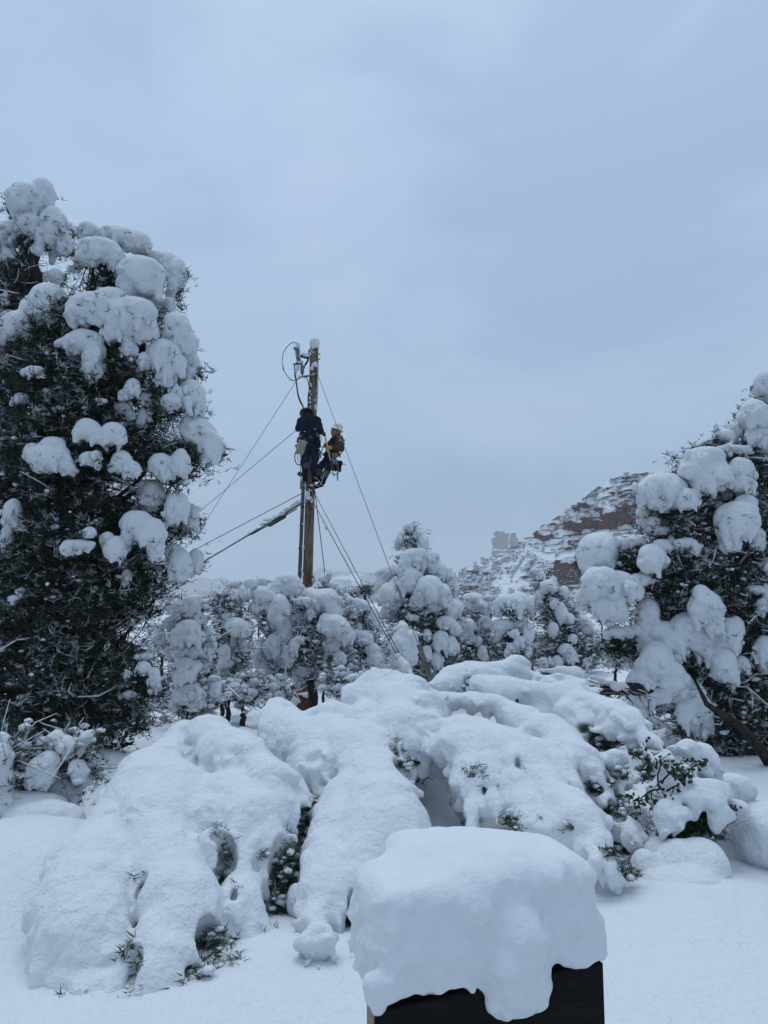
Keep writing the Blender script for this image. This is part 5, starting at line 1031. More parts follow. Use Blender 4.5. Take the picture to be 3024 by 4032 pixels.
# cutout: ribbed insulator, plate, fuse tube
def ribbed(parent, name, a_, e_, r, n, mm):
    b = B(); k = n*4+1; t = np.linspace(0, 1, k); P = a_[None]+(e_-a_)[None]*t[:, None]; R = np.array([r*(0.66 if i % 4 in (0, 3) else 1.0) for i in range(k)]); b.tube(P, R, 16); return part(name, b, M[mm], parent)
ribbed(pole, 'insulator', q9(548, 520), q9(594, 840), 0.056, 9, 'porcelain')
b = B(); b.tube([q9(490+26*math.cos(a), 495+28*math.sin(a), 16.93) for a in np.linspace(0, 6.3, 14)], 0.009, 6); b.tube([q9(500, 510), q9(560, 500)], 0.014, 6); part('terminal_ring', b, M['dark_metal'], pole)
b = B(); b.box(q9(572, 925), (0.225, 0.05, 0.022), None, 0.004); b.box(q9(540, 900), (0.05, 0.05, 0.04), None, 0.004); b.tube([q9(690, 920), q9(688, 990)], 0.02, 8); part('mounting_plate', b, M['dark_metal'], pole, False)
b = B(); b.tube([q9(485, 930), q9(490, 1100), q9(492, 1160), q9(497, 1240), q9(505, 1300)], [0.012, 0.011, 0.016, 0.013, 0.018], 8); b.tube([q9(590, 960), q9(600, 1100)], 0.011, 6)
for (x, y) in ((455, 922), (478, 1155), (478, 1242)): b.tube([q9(x-14, y), q9(x+26, y)], 0.009, 6)
part('fuse_tube', b, M['dark_metal'], pole)
ribbed(pole, 'lightning_arrester', q9(688, 965, 16.95), q9(692, 1172, 16.95), 0.050, 5, 'brown_glaze')
b = B(); b.tube([q9(692, 1165, 16.95), q9(692, 1240, 16.95)], [0.035, 0.010], 10); part('arrester_tip', b, M['dark_metal'], pole)
# jumper loop and thick riser cable
def spline(pts, n=60):
    P = np.array(pts, float); t = np.arange(len(P)); u = np.linspace(0, len(P)-1, n); out = []
    for x in u:
        i = min(int(x), len(P)-2); f = x-i; p0, p1, p2, p3 = P[max(i-1, 0)], P[i], P[i+1], P[min(i+2, len(P)-1)]
        out.append(0.5*((2*p1)+(-p0+p2)*f+(2*p0-5*p1+4*p2-p3)*f*f+(-p0+3*p1-3*p2+p3)*f**3))
    return np.array(out)
b = B(); b.tube(spline([q9(x, y, 16.97) for x, y in ((530, 345), (440, 340), (340, 392), (235, 515), (165, 670), (146, 860), (165, 1000), (205, 1120), (255, 1205), (345, 1315), (430, 1365), (500, 1362), (525, 1340))]), 0.0085, 6); part('jumper_loop', b, M['black_cable'], pole)
b = B(); b.tube(spline([q9(x, y, d) for x, y, d in ((505, 1230, 17), (520, 1340, 17), (545, 1540, 16.98), (572, 1720, 16.96), (600, 1840, 16.94), (645, 1950, 16.92), (690, 2030, 16.9), (730, 2150, 16.9), (770, 2300, 16.92))]), 0.0165, 8); part('riser_cable', b, M['black_cable'], pole)
b = B(); b.tube(spline([q9(x, y, 16.945) for x, y in ((575, 1745), (605, 1850), (650, 1960), (695, 2040))], 20), 0.021, 8); part('cable_termination', b, M['conduit'], pole)
# clamps lower down
b = B()
for (x, y, s_) in ((690, 1850, 0.05), (680, 1920, 0.045), (640, 1960, 0.03), (700, 1990, 0.03), (545, 1790, 0.02), (575, 1750, 0.02)): b.box(C2.pt(x, y, 16.88), (s_, 0.05, s_*1.2), rotz(1, g, 0.4)[0], 0.004)
b.tube([C2.pt(620, 1890, 16.88), C2.pt(740, 1900, 16.88)], 0.012, 6); part('cable_clamp', b, M['dark_metal'], pole, False)
# snow on the pole and its hardware
def snow_bits(name, parent, items, mp, D, vox, seed, amp=0.010):
    g = np.random.default_rng(seed); C = [(mp.pt(x, y, D+dd), np.array([rx, min(rx, ry)*1.0, ry])*mp.m(D)) for x, y, rx, ry, dd in items]
    lo = np.min([c-r for c, r in C], 0)-0.05; hi = np.max([c+r for c, r in C], 0)+0.05; f = Field(lo, hi, vox)
    for c, r in C: f.ell(c, r, 0.012)
    f.noise(0.06, amp, g, 0.4, True); f.noise(0.03, amp*0.6, g, 0.7); b = B(); f.into(b)
    return part(name, b, M['snow'], parent) if b.n else None
snow_bits('snow_cap', pole, [(1022, 285, 128, 80, 0), (1030, 350, 134, 90, -0.02), (1060, 430, 96, 80, -0.06), (950, 350, 66, 100, -0.06), (980, 480, 46, 50, -0.10), (1125, 430, 36, 120, -0.02)], C9, 17.0, 0.011, 101, 0.006)
snow_bits('snow_crust', pole, [(1122, 560, 18, 90, 0), (1112, 720, 20, 100, -0.02), (1118, 860, 18, 90, -0.02), (1118, 1000, 16, 100, -0.02), (1112, 1180, 12, 100, -0.02), (1104, 1400, 12, 120, -0.02), (1100, 1620, 11, 120, -0.02), (1096, 1820, 12, 120, -0.02), (1092, 2000, 14, 110, -0.02), (1160, 630, 26, 18, -0.05), (1160, 765, 24, 14, -0.05),
                              (890, 540, 32, 34, -0.06), (910, 620, 18, 60, -0.08), (1000, 600, 30, 34, -0.1), (940, 560, 20, 30, -0.1)], C9, 17.0, 0.008, 102, 0.006)
snow_bits('snow_patch', pole, [(1040, 900, 50, 36, -0.11), (1020, 950, 80, 62, -0.12), (960, 1030, 42, 50, -0.12), (1080, 960, 42, 62, -0.10), (1050, 880, 40, 30, -0.12)], C9, 17.0, 0.009, 103, 0.006)
snow_bits('snow_patch', pole, [(760, 665, 112, 52, -0.08), (700, 650, 66, 42, -0.08), (840, 700, 60, 44, -0.08), (800, 680, 80, 50, -0.08)], C9, 17.0, 0.009, 104, 0.004)
snow_bits('snow_patch', pole, [(560, 380, 50, 48, 0), (570, 450, 66, 70, 0), (605, 520, 34, 70, 0), (470, 480, 28, 44, 0), (480, 530, 34, 20, 0), (625, 640, 22, 150, -0.02), (530, 620, 14, 90, -0.03)], C9, 17.0, 0.009, 105, 0.005)
snow_bits('snow_patch', pole, [(600, 865, 52, 42, 0), (670, 870, 50, 50, 0), (560, 880, 34, 30, 0), (545, 980, 26, 50, 0), (540, 1080, 24, 80, 0), (525, 1180, 20, 50, 0), (462, 1000, 16, 50, 0), (470, 1070, 26, 24, 0), (510, 1060, 16, 40, 0), (652, 1010, 20, 50, -0.03), (720, 1010, 18, 40, -0.03)], C9, 17.0, 0.008, 106, 0.004)
snow_bits('snow_patch', pole, [(900, 1225, 110, 22, -0.12), (780, 1240, 80, 24, -0.1), (640, 1262, 50, 20, -0.1), (580, 1320, 40, 20, -0.08), (980, 1198, 40, 16, -0.14), (750, 1285, 26, 18, -0.1), (1022, 1190, 12, 34, -0.15)], C9, 17.0, 0.008, 107, 0.004)
snow_bits('snow_patch', pole, [(180, 1050, 22, 62, 0), (195, 1105, 18, 26, 0), (245, 1198, 28, 18, 0), (362, 1350, 32, 28, 0), (432, 1383, 26, 14, 0)], C9, 17.0, 0.007, 108, 0.003)
snow_bits('snow_patch', pole, [(918, 1470, 34, 36, -0.12), (930, 1520, 20, 40, -0.12), (900, 1660, 14, 50, -0.12), (895, 1850, 16, 70, -0.12), (850, 1975, 40, 26, -0.12), (905, 1960, 24, 50, -0.12), (905, 2080, 26, 50, -0.12), (1045, 1900, 30, 24, -0.12), (1060, 2100, 50, 80, -0.1), (930, 1750, 12, 20, -0.12)], C9, 17.0, 0.008, 109, 0.005)
snow_bits('snow_patch', pole, [(772, 70, 14, 22, -0.12), (780, 92, 18, 12, -0.13), (796, 108, 10, 14, -0.12), (745, 385, 6, 14, -0.12), (740, 400, 5, 8, -0.12), (738, 520, 6, 14, -0.12), (742, 545, 5, 18, -0.12), (812, 570, 5, 30, -0.05), (742, 250, 4, 8, -0.12)], C5, 17.0, 0.010, 110, 0.005)
snow_bits('snow_patch', pole, [(700, 1830, 50, 20, -0.14), (650, 1935, 16, 36, -0.15), (690, 1950, 12, 26, -0.15), (560, 1780, 16, 40, -0.1), (545, 1820, 22, 14, -0.1), (600, 1985, 40, 30, -0.13)], C2, 17.0, 0.008, 111, 0.004)
# rust-red boulder at the pole foot
M['red_earth'] = mat('red_rock_face', (0.09, 0.035, 0.022), 0.9, 0.1, bump=[(12, 0.8, 0.03)], mix=((0.14, 0.06, 0.04), 8, 0.4, 0.65))
c = C5.pt(728, 1250, 16.5); gz = float(ground_z(c[0], c[1])); root = empty('red_boulder', (c[0], c[1], min(gz, c[2]-0.3)), 'rust-red boulder with one knob of snow, at the foot of the utility pole', 'boulder')
f = Field(c-[1.0, 0.6, 0.9], c+[1.0, 0.6, 0.5], 0.03); f.ell(c+[0, 0, -0.14], (0.26, 0.22, 0.16), 0.05); f.ell(c+[-0.14, 0, -0.06], (0.14, 0.14, 0.11), 0.08); f.ell(c+[0.0, 0, -0.45], (0.4, 0.35, 0.4), 0.1); f.noise(0.25, 0.06, g); f.noise(0.10, 0.035, g, 0, True)
b = B(); f.into(b); part('rock', b, M['red_earth'], root); snow_bits('snow_clump', root, [(765, 1262, 22, 16, -0.3), (735, 1256, 26, 8, -0.25)], C5, 16.5, 0.02, 112, 0.01)

# ---------------------------------------------------------------- wires: each one a thing
def cable(name, label, cat, a_, e_, r, mm='wire', sag=0.0, group=None, n=24):
    t = np.linspace(0, 1, n)[:, None]; P = a_+(e_-a_)*t-np.array([0, 0, 1])*(4*sag*t*(1-t)); root = empty(name, a_, label, cat, group)
    b = B(); b.tube(P, r, 6); part('strand', b, M[mm], root); return root, P
gA, gB = q9(1050, 1050, 16.88), F.pt(905, 1396, 11.3); cable('guy_wire', 'longest guy wire, slanting from the pole top down to the right', 'guy wire', gA, gB, 0.0065)
w1, P1 = cable('guy_wire', 'upper of the two close guy wires, from below the workers down to the right', 'guy wire', C5.pt(800, 40, 16.9), C5.pt(1322, 1030, 11.5), 0.0075, 'black_cable')
w2, P2 = cable('guy_wire', 'snow-dotted lower guy wire of the close pair, running down to the right', 'guy wire', C5.pt(790, 92, 16.9), C5.pt(1308, 1036, 11.6), 0.0085, 'black_cable')
snow_bits('snow_clump', w2, [(880, 268, 7, 10, -0.65), (885, 280, 5, 8, -0.68), (862, 238, 3, 5, -0.55), (1003, 488, 4, 6, -1.75)], C5, 16.6, 0.012, 120, 0.004)
snow_bits('snow_clump', w1, [(1205, 862, 9, 20, 0), (1222, 890, 10, 24, 0), (1236, 905, 6, 10, 0)], C5, 12.45, 0.012, 121, 0.004)
cable('down_wire', 'steep wire dropping from the pole beneath the workers into the trees', 'wire', C5.pt(812, 30, 17.0), C5.pt(882, 610, 19.2), 0.010, 'black_cable')
# guy guards
for (lab, p, q_, r, mm, snowy) in (('snow-coated guy guard, left of the two slanting guards behind the shrubs', C5.pt(1316, 1045, 11.5), C5.pt(1392, 1160, 11.2), 0.045, 'conduit', True), ('bare pale slanting guy guard in front of the cone-shaped juniper', C5.pt(1430, 960, 11.3), C5.pt(1524, 1225, 11.0), 0.038, 'guard', False)):
    if mm == 'guard': M['guard'] = mat('weathered_guard', (0.17, 0.15, 0.12), 0.8, 0.2, bump=[(15, 0.5, 0.01)], mix=((0.30, 0.28, 0.25), 5, 0.4, 0.6))
    d = (q_-p)/np.linalg.norm(q_-p); e_ = q_+d*0.5; root = empty('guy_guard', e_, lab, 'guy guard'); b = B()
    ang = np.linspace(-2.0, 2.0, 10); sd = np.cross(d, [0, 1, 0]); sd /= np.linalg.norm(sd); up = np.cross(sd, d)
    rings = [[c_+r*(sd*math.sin(a)+up*math.cos(a)) for a in ang]+[c_+r*0.86*(sd*math.sin(a)+up*math.cos(a)) for a in ang[::-1]] for c_ in (p, q_, e_)]
    V = np.array(rings).reshape(-1, 3); m_ = 20; Q = [[i*m_+j, i*m_+(j+1) % m_, (i+1)*m_+(j+1) % m_, (i+1)*m_+j] for i in range(2) for j in range(m_)]; b.add(V, None, Q); part('guard', b, M[mm], root)
    if snowy:
        f = Field(np.minimum(p, e_)-0.15, np.maximum(p, e_)+0.15, 0.013); f.chain([p, (p+q_)/2+[0.02, 0, 0], q_, e_], [0.045, 0.05, 0.045, 0.04]); gg = np.random.default_rng(5); f.noise(0.08, 0.02, gg, 0, True); b = B(); V, Q = f.surf(); b.add(V+np.array([0.0, -0.035, 0.02]), None, Q); part('snow_coat', b, M['snow'], root)
L_END = 1.55
def far(a_, q_, k): return a_+(q_-a_)*k
a_ = q9(520, 1395, 17.0); cable('span_wire', 'steepest thin wire running from the pole top down behind the left junipers', 'wire', a_, F.pt(420, 1163, 21.0), 0.0065)
a_ = C1.pt(420, 1262, 16.95); cable('span_wire', 'thin wire leaving the pole behind the left worker and dropping leftwards', 'wire', a_, F.pt(380, 1148, 22.0), 0.007)
a_ = C5.pt(742, 62, 16.95); cable('span_wire', 'thin dark wire from beneath the workers, just above the thick snowy cable', 'wire', a_, F.pt(372, 1213, 21.5), 0.009, 'black_cable')
a_ = C5.pt(742, 122, 16.95); e_ = F.pt(390, 1243, 21.0); root, P = cable('messenger_cable', 'thick black cable lined with snow, a splice case near the pole', 'cable', a_, e_, 0.0155, 'black_cable')
d = (e_-a_)/np.linalg.norm(e_-a_)
def on(t): return a_+(e_-a_)*t
L_ = np.linalg.norm(e_-a_); f0, f1 = 0.105, 0.235        # splice case
s0 = C5.pt(692, 176, 17.35); 
b = B(); pa, pb = on(0.125)-[0, 0, 0.045], on(0.33*0.95)-[0, 0, 0.045]; pb = pa+(pb-pa)/np.linalg.norm(pb-pa)*0.66; b.tube([pa, pa+(pb-pa)*0.03, pa+(pb-pa)*0.97, pb], [0.045, 0.062, 0.062, 0.045], 14); part('splice_case', b, M['dark_metal'], root)
f = Field(np.minimum(a_, e_)-[0.1, 0.1, 0.1], np.maximum(a_, e_)+[0.1, 0.1, 0.2], 0.02) if False else None
gg = np.random.default_rng(8); bs = B()
k = 95
for i in range(k):
    t = gg.random()**1.3; c = on(t); s_ = (0.020 if t > 0.33 else 0.045)*(0.4+0.9*gg.random())*(1 if PN(t*40, 0, 1) > -0.5 else 0.35)
    scatter(bs, LUMPS, [c+[0, 0, (0.015 if t > 0.33 else 0.045)+s_*0.35]], [[s_*2.0, s_*0.8, s_*0.8]], gg, 0.15)
for i in range(34):
    t = gg.random(); c = pa*(1-t)+pb*t; s_ = 0.035+0.025*gg.random(); scatter(bs, LUMPS, [c+[0, 0, 0.065]], [[s_*1.5, s_, s_]], gg, 0.15)
part('snow_ridge', bs, M['snow'], root, True, 'stuff')
b = B(); b.tube([on(0.04)-[0, 0, 0.05], on(0.125)-[0, 0, 0.045]], 0.015, 6); b.tube([pb, on(0.36)-[0, 0, 0.03], on(0.40)], 0.014, 6); part('splice_lead', b, M['black_cable'], root)

# ---------------------------------------------------------------- people
def cloth(name, col, mix=None, sc_=25, rough=0.9): return mat(name, col, rough, 0.12, bump=[(28, 0.7, 0.02), (90, 0.3, 0.004)], mix=(mix, sc_, 0.4, 0.65) if mix else None)
M['navy'] = cloth('navy_jacket', (0.008, 0.013, 0.026), (0.012, 0.02, 0.04), 6); M['jeans'] = cloth('blue_jeans', (0.007, 0.017, 0.034), (0.012, 0.032, 0.062), 5); M['black_cloth'] = cloth('black_cloth', (0.007, 0.008, 0.010))
M['brown_coat'] = cloth('brown_work_jacket', (0.085, 0.042, 0.030), (0.12, 0.062, 0.045), 8); M['vest'] = cloth('dark_vest', (0.028, 0.022, 0.018)); M['leather'] = cloth('worn_leather', (0.07, 0.04, 0.025), (0.12, 0.08, 0.05), 20, 0.6)
M['strap'] = cloth('dark_webbing', (0.012, 0.018, 0.015)); M['canvas'] = cloth('pale_canvas', (0.30, 0.27, 0.22), (0.38, 0.35, 0.29), 12); M['glove'] = cloth('tan_leather_glove', (0.42, 0.32, 0.17), (0.5, 0.4, 0.24), 20, 0.7)
M['skin'] = mat('skin', (0.36, 0.19, 0.14), 0.55, 0.3); M['hair'] = mat('blond_hair', (0.20, 0.13, 0.06), 0.8, 0.2); M['hat_white'] = mat('white_hard_hat', (0.62, 0.63, 0.58), 0.35, 0.5); M['hat_tan'] = mat('dull_hard_hat', (0.30, 0.29, 0.23), 0.5, 0.4, mix=((0.16, 0.15, 0.12), 6, 0.4, 0.6))
M['lens'] = mat('dark_lens', (0.01, 0.01, 0.012), 0.15, 0.6); M['yellow'] = mat('yellow_fibreglass', (0.62, 0.47, 0.03), 0.4, 0.4, mix=((0.45, 0.33, 0.03), 8, 0.5, 0.7)); M['pad'] = cloth('grey_knee_pad', (0.085, 0.080, 0.075), (0.12, 0.115, 0.11), 10)
M['rope'] = cloth('dark_rope', (0.035, 0.025, 0.022)); M['rope_pale'] = cloth('pale_rope', (0.16, 0.15, 0.11)); M['red_tag'] = cloth('red_webbing', (0.22, 0.035, 0.025)); M['tag_white'] = cloth('white_tag', (0.55, 0.55, 0.55)); M['alloy'] = mat('alloy_carabiner', (0.42, 0.44, 0.46), 0.35, 0.5, metal=0.7)
def J(x, y, D): return C2.pt(x, y, D)
def R2(px): return px*C2.m(16.8)
def solid(name, parent, prims, mm, vox=0.010, k=0.025, noise=0.004, seed=1, lbl=None):
    """one continuous surface out of tapering limbs ('c', a, b, ra, rb, flat) and ellipsoids ('e', c, r, R)"""
    g = np.random.default_rng(seed); pts = []
    for p in prims:
        if p[0] == 'c': m = max(p[3], p[4]); pts += [p[1]-m, p[1]+m, p[2]-m, p[2]+m]
        else: m = max(p[2]); pts += [p[1]-m, p[1]+m]
    f = Field(np.min(pts, 0)-0.05, np.max(pts, 0)+0.05, vox)
    for p in prims:
        if p[0] == 'c': f.cone(p[1], p[2], p[3], p[4], k, p[5] if len(p) > 5 else 1.0)
        elif p[0] == 'e': f.ell(p[1], p[2], k, p[3] if len(p) > 3 else None)
        elif p[0] == 'b': f.bx(p[1], p[2], p[3] if len(p) > 3 else None, p[4] if len(p) > 4 else 0.015, k)
        elif p[0] == 'x': f.ell(p[1], p[2], k, p[3] if len(p) > 3 else None, carve=True)
    if noise: f.noise(0.07, noise, g, 0, True); f.noise(0.03, noise*0.5, g)
    b = B(); f.into(b); return part(name, b, M[mm], parent, True, None, lbl)
def Rx(a): c, s = math.cos(a), math.sin(a); return np.array([[1, 0, 0], [0, c, -s], [0, s, c]])
def Ry(a): c, s = math.cos(a), math.sin(a); return np.array([[c, 0, s], [0, 1, 0], [-s, 0, c]])
def Rz(a): c, s = math.cos(a), math.sin(a); return np.array([[c, -s, 0], [s, c, 0], [0, 0, 1]])
def hard_hat(parent, c, R, mm, brim=0.168, dome=0.125):
    """full-brim hard hat as a thin shell with a crown ridge"""
    b = B(); prof = [(brim, -0.020), (brim+0.003, -0.012), (brim-0.005, -0.006), (dome+0.018, 0.006), (dome, 0.022), (dome*0.97, 0.055), (dome*0.86, 0.095), (dome*0.66, 0.125), (dome*0.36, 0.142), (0.0005, 0.147)]
    inner = [(0.0005, 0.138), (dome*0.6, 0.115), (dome*0.88, 0.055), (dome*0.93, 0.018), (dome+0.014, 0.0), (brim-0.006, -0.014), (brim, -0.020)]
    pr = prof+inner; n = 32; a = np.arange(n)*2*math.pi/n
    V = np.array([[r*math.cos(t)*1.0, r*math.sin(t)*0.9, z] for r, z in pr for t in a]); m_ = len(pr)
    Q = [[i*n+j, i*n+(j+1) % n, (i+1)*n+(j+1) % n, (i+1)*n+j] for i in range(m_-1) for j in range(n)]
    b.add(V @ R.T+c, None, Q); b.tube([(R @ np.array([x, 0, z]))+c for x, z in ((-0.11, 0.06), (-0.085, 0.115), (-0.03, 0.148), (0.03, 0.148), (0.085, 0.115), (0.11, 0.06))], 0.010, 6)
    return part('hard_hat', b, M[mm], parent)
def ring(b, c, r, R, tube=0.005, n=18, ry=None):
    b.tube([c+R @ np.array([r*math.cos(a), 0, (ry or r)*math.sin(a)]) for a in np.linspace(0, 2*math.pi, n)], tube, 5)
# --- worker one, from behind, standing on the pole with his legs either side of it
D1 = 16.72; p1 = empty('person', J(640, 1650, D1+0.1), 'worker seen from behind in navy jacket and blue jeans, standing on the pole', 'person')
hL, hR = J(600, 930, D1), J(765, 930, D1); kL, kR = J(560, 1330, D1-0.04), J(785, 1230, D1-0.04); aL, aR = J(560, 1610, D1+0.06), J(742, 1500, D1+0.06)
pel, chest, nk, hd = J(680, 860, D1), J(655, 520, D1-0.02), J(612, 330, D1+0.06), J(600, 245, D1+0.13)
shL, shR = J(455, 425, D1), J(835, 430, D1); elL, elR = J(408, 600, D1+0.06), J(905, 640, D1+0.04); haL, haR = J(530, 560, D1+0.36), J(975, 720, D1+0.02)
def body(parent, hd, nk, chest, pel, arms, legs, headR=(0.078, 0.098, 0.115), RH=None, vox=0.014, extra=(), cr=0.100):
    pr = [('e', hd, headR, RH), ('c', nk, hd, 0.055, 0.055), ('c', nk, chest, 0.06, cr, 0.7), ('c', chest, pel, cr, cr, 0.75)]
    for s_, e_, h_ in arms: pr += [('c', s_, e_, 0.052, 0.042), ('c', e_, h_, 0.042, 0.030)]; pr += [('c', nk*0.5+s_*0.5, s_, 0.06, 0.055)]
    for h_, k_, a_ in legs: pr += [('c', h_, k_, 0.085, 0.056), ('c', k_, a_, 0.056, 0.040)]
    return solid('body', parent, pr+list(extra), 'skin', vox, 0.02, 0)
body(p1, hd, nk, chest, pel, [(shL, elL, haL), (shR, elR, haR)], [(hL, kL, aL), (hR, kR, aR)])
solid('jacket', p1, [('c', J(540, 440, D1), J(580, 700, D1), R2(125), R2(110), 0.95), ('c', J(745, 450, D1), J(730, 700, D1), R2(125), R2(112), 0.95), ('c', J(655, 380, D1+0.02), J(655, 720, D1), R2(130), R2(155), 0.95), ('c', shL, elL, R2(72), R2(62)), ('c', elL, haL, R2(62), R2(45)), ('c', shR, elR, R2(78), R2(62)), ('c', elR, J(945, 705, D1+0.02), R2(60), R2(38)),
      ('c', J(470, 720, D1), J(840, 715, D1), R2(44), R2(46), 1.6), ('c', J(560, 350, D1+0.05), J(690, 345, D1+0.05), R2(62), R2(66))], 'navy', 0.011, 0.035, 0.006, 2)
solid('hood', p1, [('e', J(612, 300, D1+0.06), (0.105, 0.10, 0.075)), ('c', J(560, 330, D1+0.02), J(700, 320, D1+0.02), 0.05, 0.05)], 'black_cloth', 0.009, 0.03, 0.005, 3)
solid('hair', p1, [('e', hd+[0, -0.012, 0.0], (0.084, 0.098, 0.105))], 'black_cloth', 0.009, 0.02, 0.003, 4)
hard_hat(p1, J(604, 262, D1+0.13), Rx(-0.86) @ Rz(0.0), 'hat_tan', 0.176)
solid('trousers', p1, [('c', J(600, 820, D1), hL, R2(105), R2(92)), ('c', J(750, 820, D1), hR, R2(105), R2(92)), ('c', hL, kL, R2(95), R2(76)), ('c', kL, J(560, 1570, D1+0.04), R2(76), R2(66)), ('c', hR, kR, R2(98), R2(80)), ('c', kR, J(752, 1470, D1+0.04), R2(80), R2(66)), ('e', J(678, 900, D1-0.03), (0.16, 0.13, 0.12))], 'jeans', 0.011, 0.02, 0.007, 5)
for (c_, x_, nm) in ((aL, -1, 'boot'), (aR, 1, 'boot')): solid(nm, p1, [('c', c_+[0, 0, 0.07], c_+[0, 0, -0.03], 0.068, 0.058), ('c', c_+[0, -0.03, -0.055], c_+[0.02*x_, 0.17, -0.065], 0.042, 0.040), ('b', c_+[0, 0.06, -0.095], (0.045, 0.13, 0.014))], 'black_cloth', 0.009, 0.02, 0.003, 6)
solid('boot_heel', p1, [('c', J(485, 1590, D1+0.02), J(430, 1580, D1+0.02), 0.045, 0.040), ('c', J(440, 1560, D1), J(450, 1610, D1), 0.04, 0.035)], 'leather', 0.008, 0.02, 0.003, 7)
b = B(); b.tube([J(430, 1570, D1), J(410, 1588, D1), J(372, 1600, D1)], [0.010, 0.008, 0.004], 6); b.tube([J(498, 1420, D1+0.05), J(500, 1620, D1+0.05)], 0.010, 6); b.tube([J(700, 1340, D1+0.05), J(690, 1540, D1+0.05), J(705, 1570, D1+0.1)], 0.010, 6); part('climbing_spur', b, M['steel'], p1)
for (k_, a_) in ((kL, J(568, 1362, D1-0.02)), (kR, J(785, 1185, D1-0.02))):
    d = np.array([0.0, 0, 1]); solid('spur_pad', p1, [('c', a_-[0, 0, 0.032], a_+[0, 0, 0.032], R2(86), R2(88))], 'pad', 0.009, 0.01, 0.002, 8)
solid('leg_strap', p1, [('c', J(500, 1600, D1+0.02), J(620, 1590, D1+0.02), R2(24), R2(20), 2.4)], 'strap', 0.008, 0.01, 0.001, 9)
solid('work_belt', p1, [('c', J(470, 775, D1), J(850, 765, D1), R2(40), R2(38), 4.0)], 'leather', 0.009, 0.01, 0.002, 10)
b = B(); b.box(J(672, 772, D1-0.185), (0.075, 0.02, 0.055), None, 0.005); part('belt_patch', b, M['red_tag'], p1, False)
for (x0, y0, x1, y1, tx, ty) in ((590, 400, 552, 650, 550, 656), (715, 400, 778, 600, 776, 607)):
    b = B(); P = np.array([J(x0, y0, D1-0.12), J((x0+x1)/2, (y0+y1)/2, D1-0.145), J(x1, y1, D1-0.14), J(x1, 760, D1-0.15)]); 
    for i in range(3): m_ = (P[i]+P[i+1])/2; d = P[i+1]-P[i]; l_ = np.linalg.norm(d); d = d/l_; s_ = np.cross(d, [0, 1, 0]); s_ /= np.linalg.norm(s_); b.box(m_, (0.045, 0.012, l_+0.01), np.stack([s_, np.cross(d, s_), d], 1), 0.003)
    part('harness_strap', b, M['strap'], p1, False); b = B(); b.box(J(tx, ty, D1-0.165), (0.038, 0.012, 0.020), Ry(0.1), 0.003); part('reflective_tag', b, M['tag_white'], p1, False)
solid('glove', p1, [('c', J(945, 700, D1), J(978, 730, D1-0.01), 0.036, 0.040), *[('c', J(968, 712+13*i, D1-0.03), J(1000, 706+13*i, D1-0.035), 0.011, 0.010) for i in range(4)], ('c', J(960, 745, D1), J(985, 700, D1+0.02), 0.013, 0.011)], 'leather', 0.005, 0.008, 0.001, 11)
b = B(); rr = np.random.default_rng(12)
for (x, y) in ((430, 770), (465, 740), (550, 840), (800, 830), (825, 720), (885, 750), (865, 770)): ring(b, J(x, y, D1-0.12), 0.022, Rz(rr.random()) @ Ry(rr.random()*3), 0.005, 12, 0.03)
part('belt_ring', b, M['alloy'], p1)
# tool pouches on his belt
def bag(name, label, cat, c, R, size, mm, seed, extra=(), top=None):
    root = empty(name, c-np.array([0, 0, size[2]]), label, cat); solid('pouch', root, [('b', c, size, R, 0.03)]+list(extra), mm, 0.009, 0.03, 0.010, seed)
    if top: solid('flap', root, top, 'vest', 0.008, 0.02, 0.003, seed+50)
    return root
bag('canvas_bag', 'pale canvas bag hanging at the left hip of the worker in navy', 'bag', J(478, 1000, D1-0.14), Ry(0.30), (0.095, 0.06, 0.155), 'canvas', 21, [('e', J(385, 965, D1-0.12), (0.05, 0.04, 0.05)), ('e', J(530, 900, D1-0.14), (0.06, 0.05, 0.06))], [('c', J(420, 880, D1-0.13), J(500, 850, D1-0.13), 0.04, 0.03)])
bag('tool_pouch', 'dark tool pouch hanging at the right hip of the worker in navy', 'tool pouch', J(835, 900, D1-0.12), Ry(-0.1), (0.055, 0.05, 0.125), 'black_cloth', 22)
bag('tool_pouch', 'brown leather tool pouch above the pale canvas bag', 'tool pouch', J(432, 850, D1-0.10), Ry(0.1), (0.055, 0.05, 0.06), 'leather', 23)
def rope(name, label, cat, pts, D, r, mm):
    P = spline([J(x, y, D) for x, y in pts], max(24, 6*len(pts))); root = empty(name, P[0], label, cat); b = B(); b.tube(P, r, 6); part('rope', b, M[mm], root); return root
rope('rope_loop', 'dark rope hanging in a wide loop below the pale canvas bag', 'rope', ((385, 1060), (350, 1120), (335, 1210), (350, 1310), (385, 1370), (430, 1388), (468, 1350), (488, 1260), (480, 1180), (440, 1120)), D1-0.08, 0.013, 'rope')
rope('rope_loop', 'narrow inner rope loop below the pale canvas bag', 'rope', ((410, 1090), (402, 1180), (405, 1270), (430, 1310), (470, 1300), (485, 1220), (455, 1120)), D1-0.10, 0.008, 'rope')
rope('hand_line', 'pale line hanging straight down beside the left boot', 'rope', ((460, 1130), (466, 1300), (462, 1500), (466, 1700), (455, 1890), (472, 1885), (474, 1720)), D1-0.05, 0.010, 'rope_pale')
rope('lanyard', 'dark strap dangling from the belt between the two workers', 'strap', ((875, 780), (880, 900), (868, 1020), (880, 1120), (868, 1250), (862, 1370)), D1-0.1, 0.008, 'rope')
rope('lanyard', 'dark strap with a knotted end dangling between the two workers', 'strap', ((960, 980), (930, 1060), (900, 1150), (895, 1240), (905, 1210), (900, 1120), (870, 1040)), D1-0.05, 0.010, 'rope')
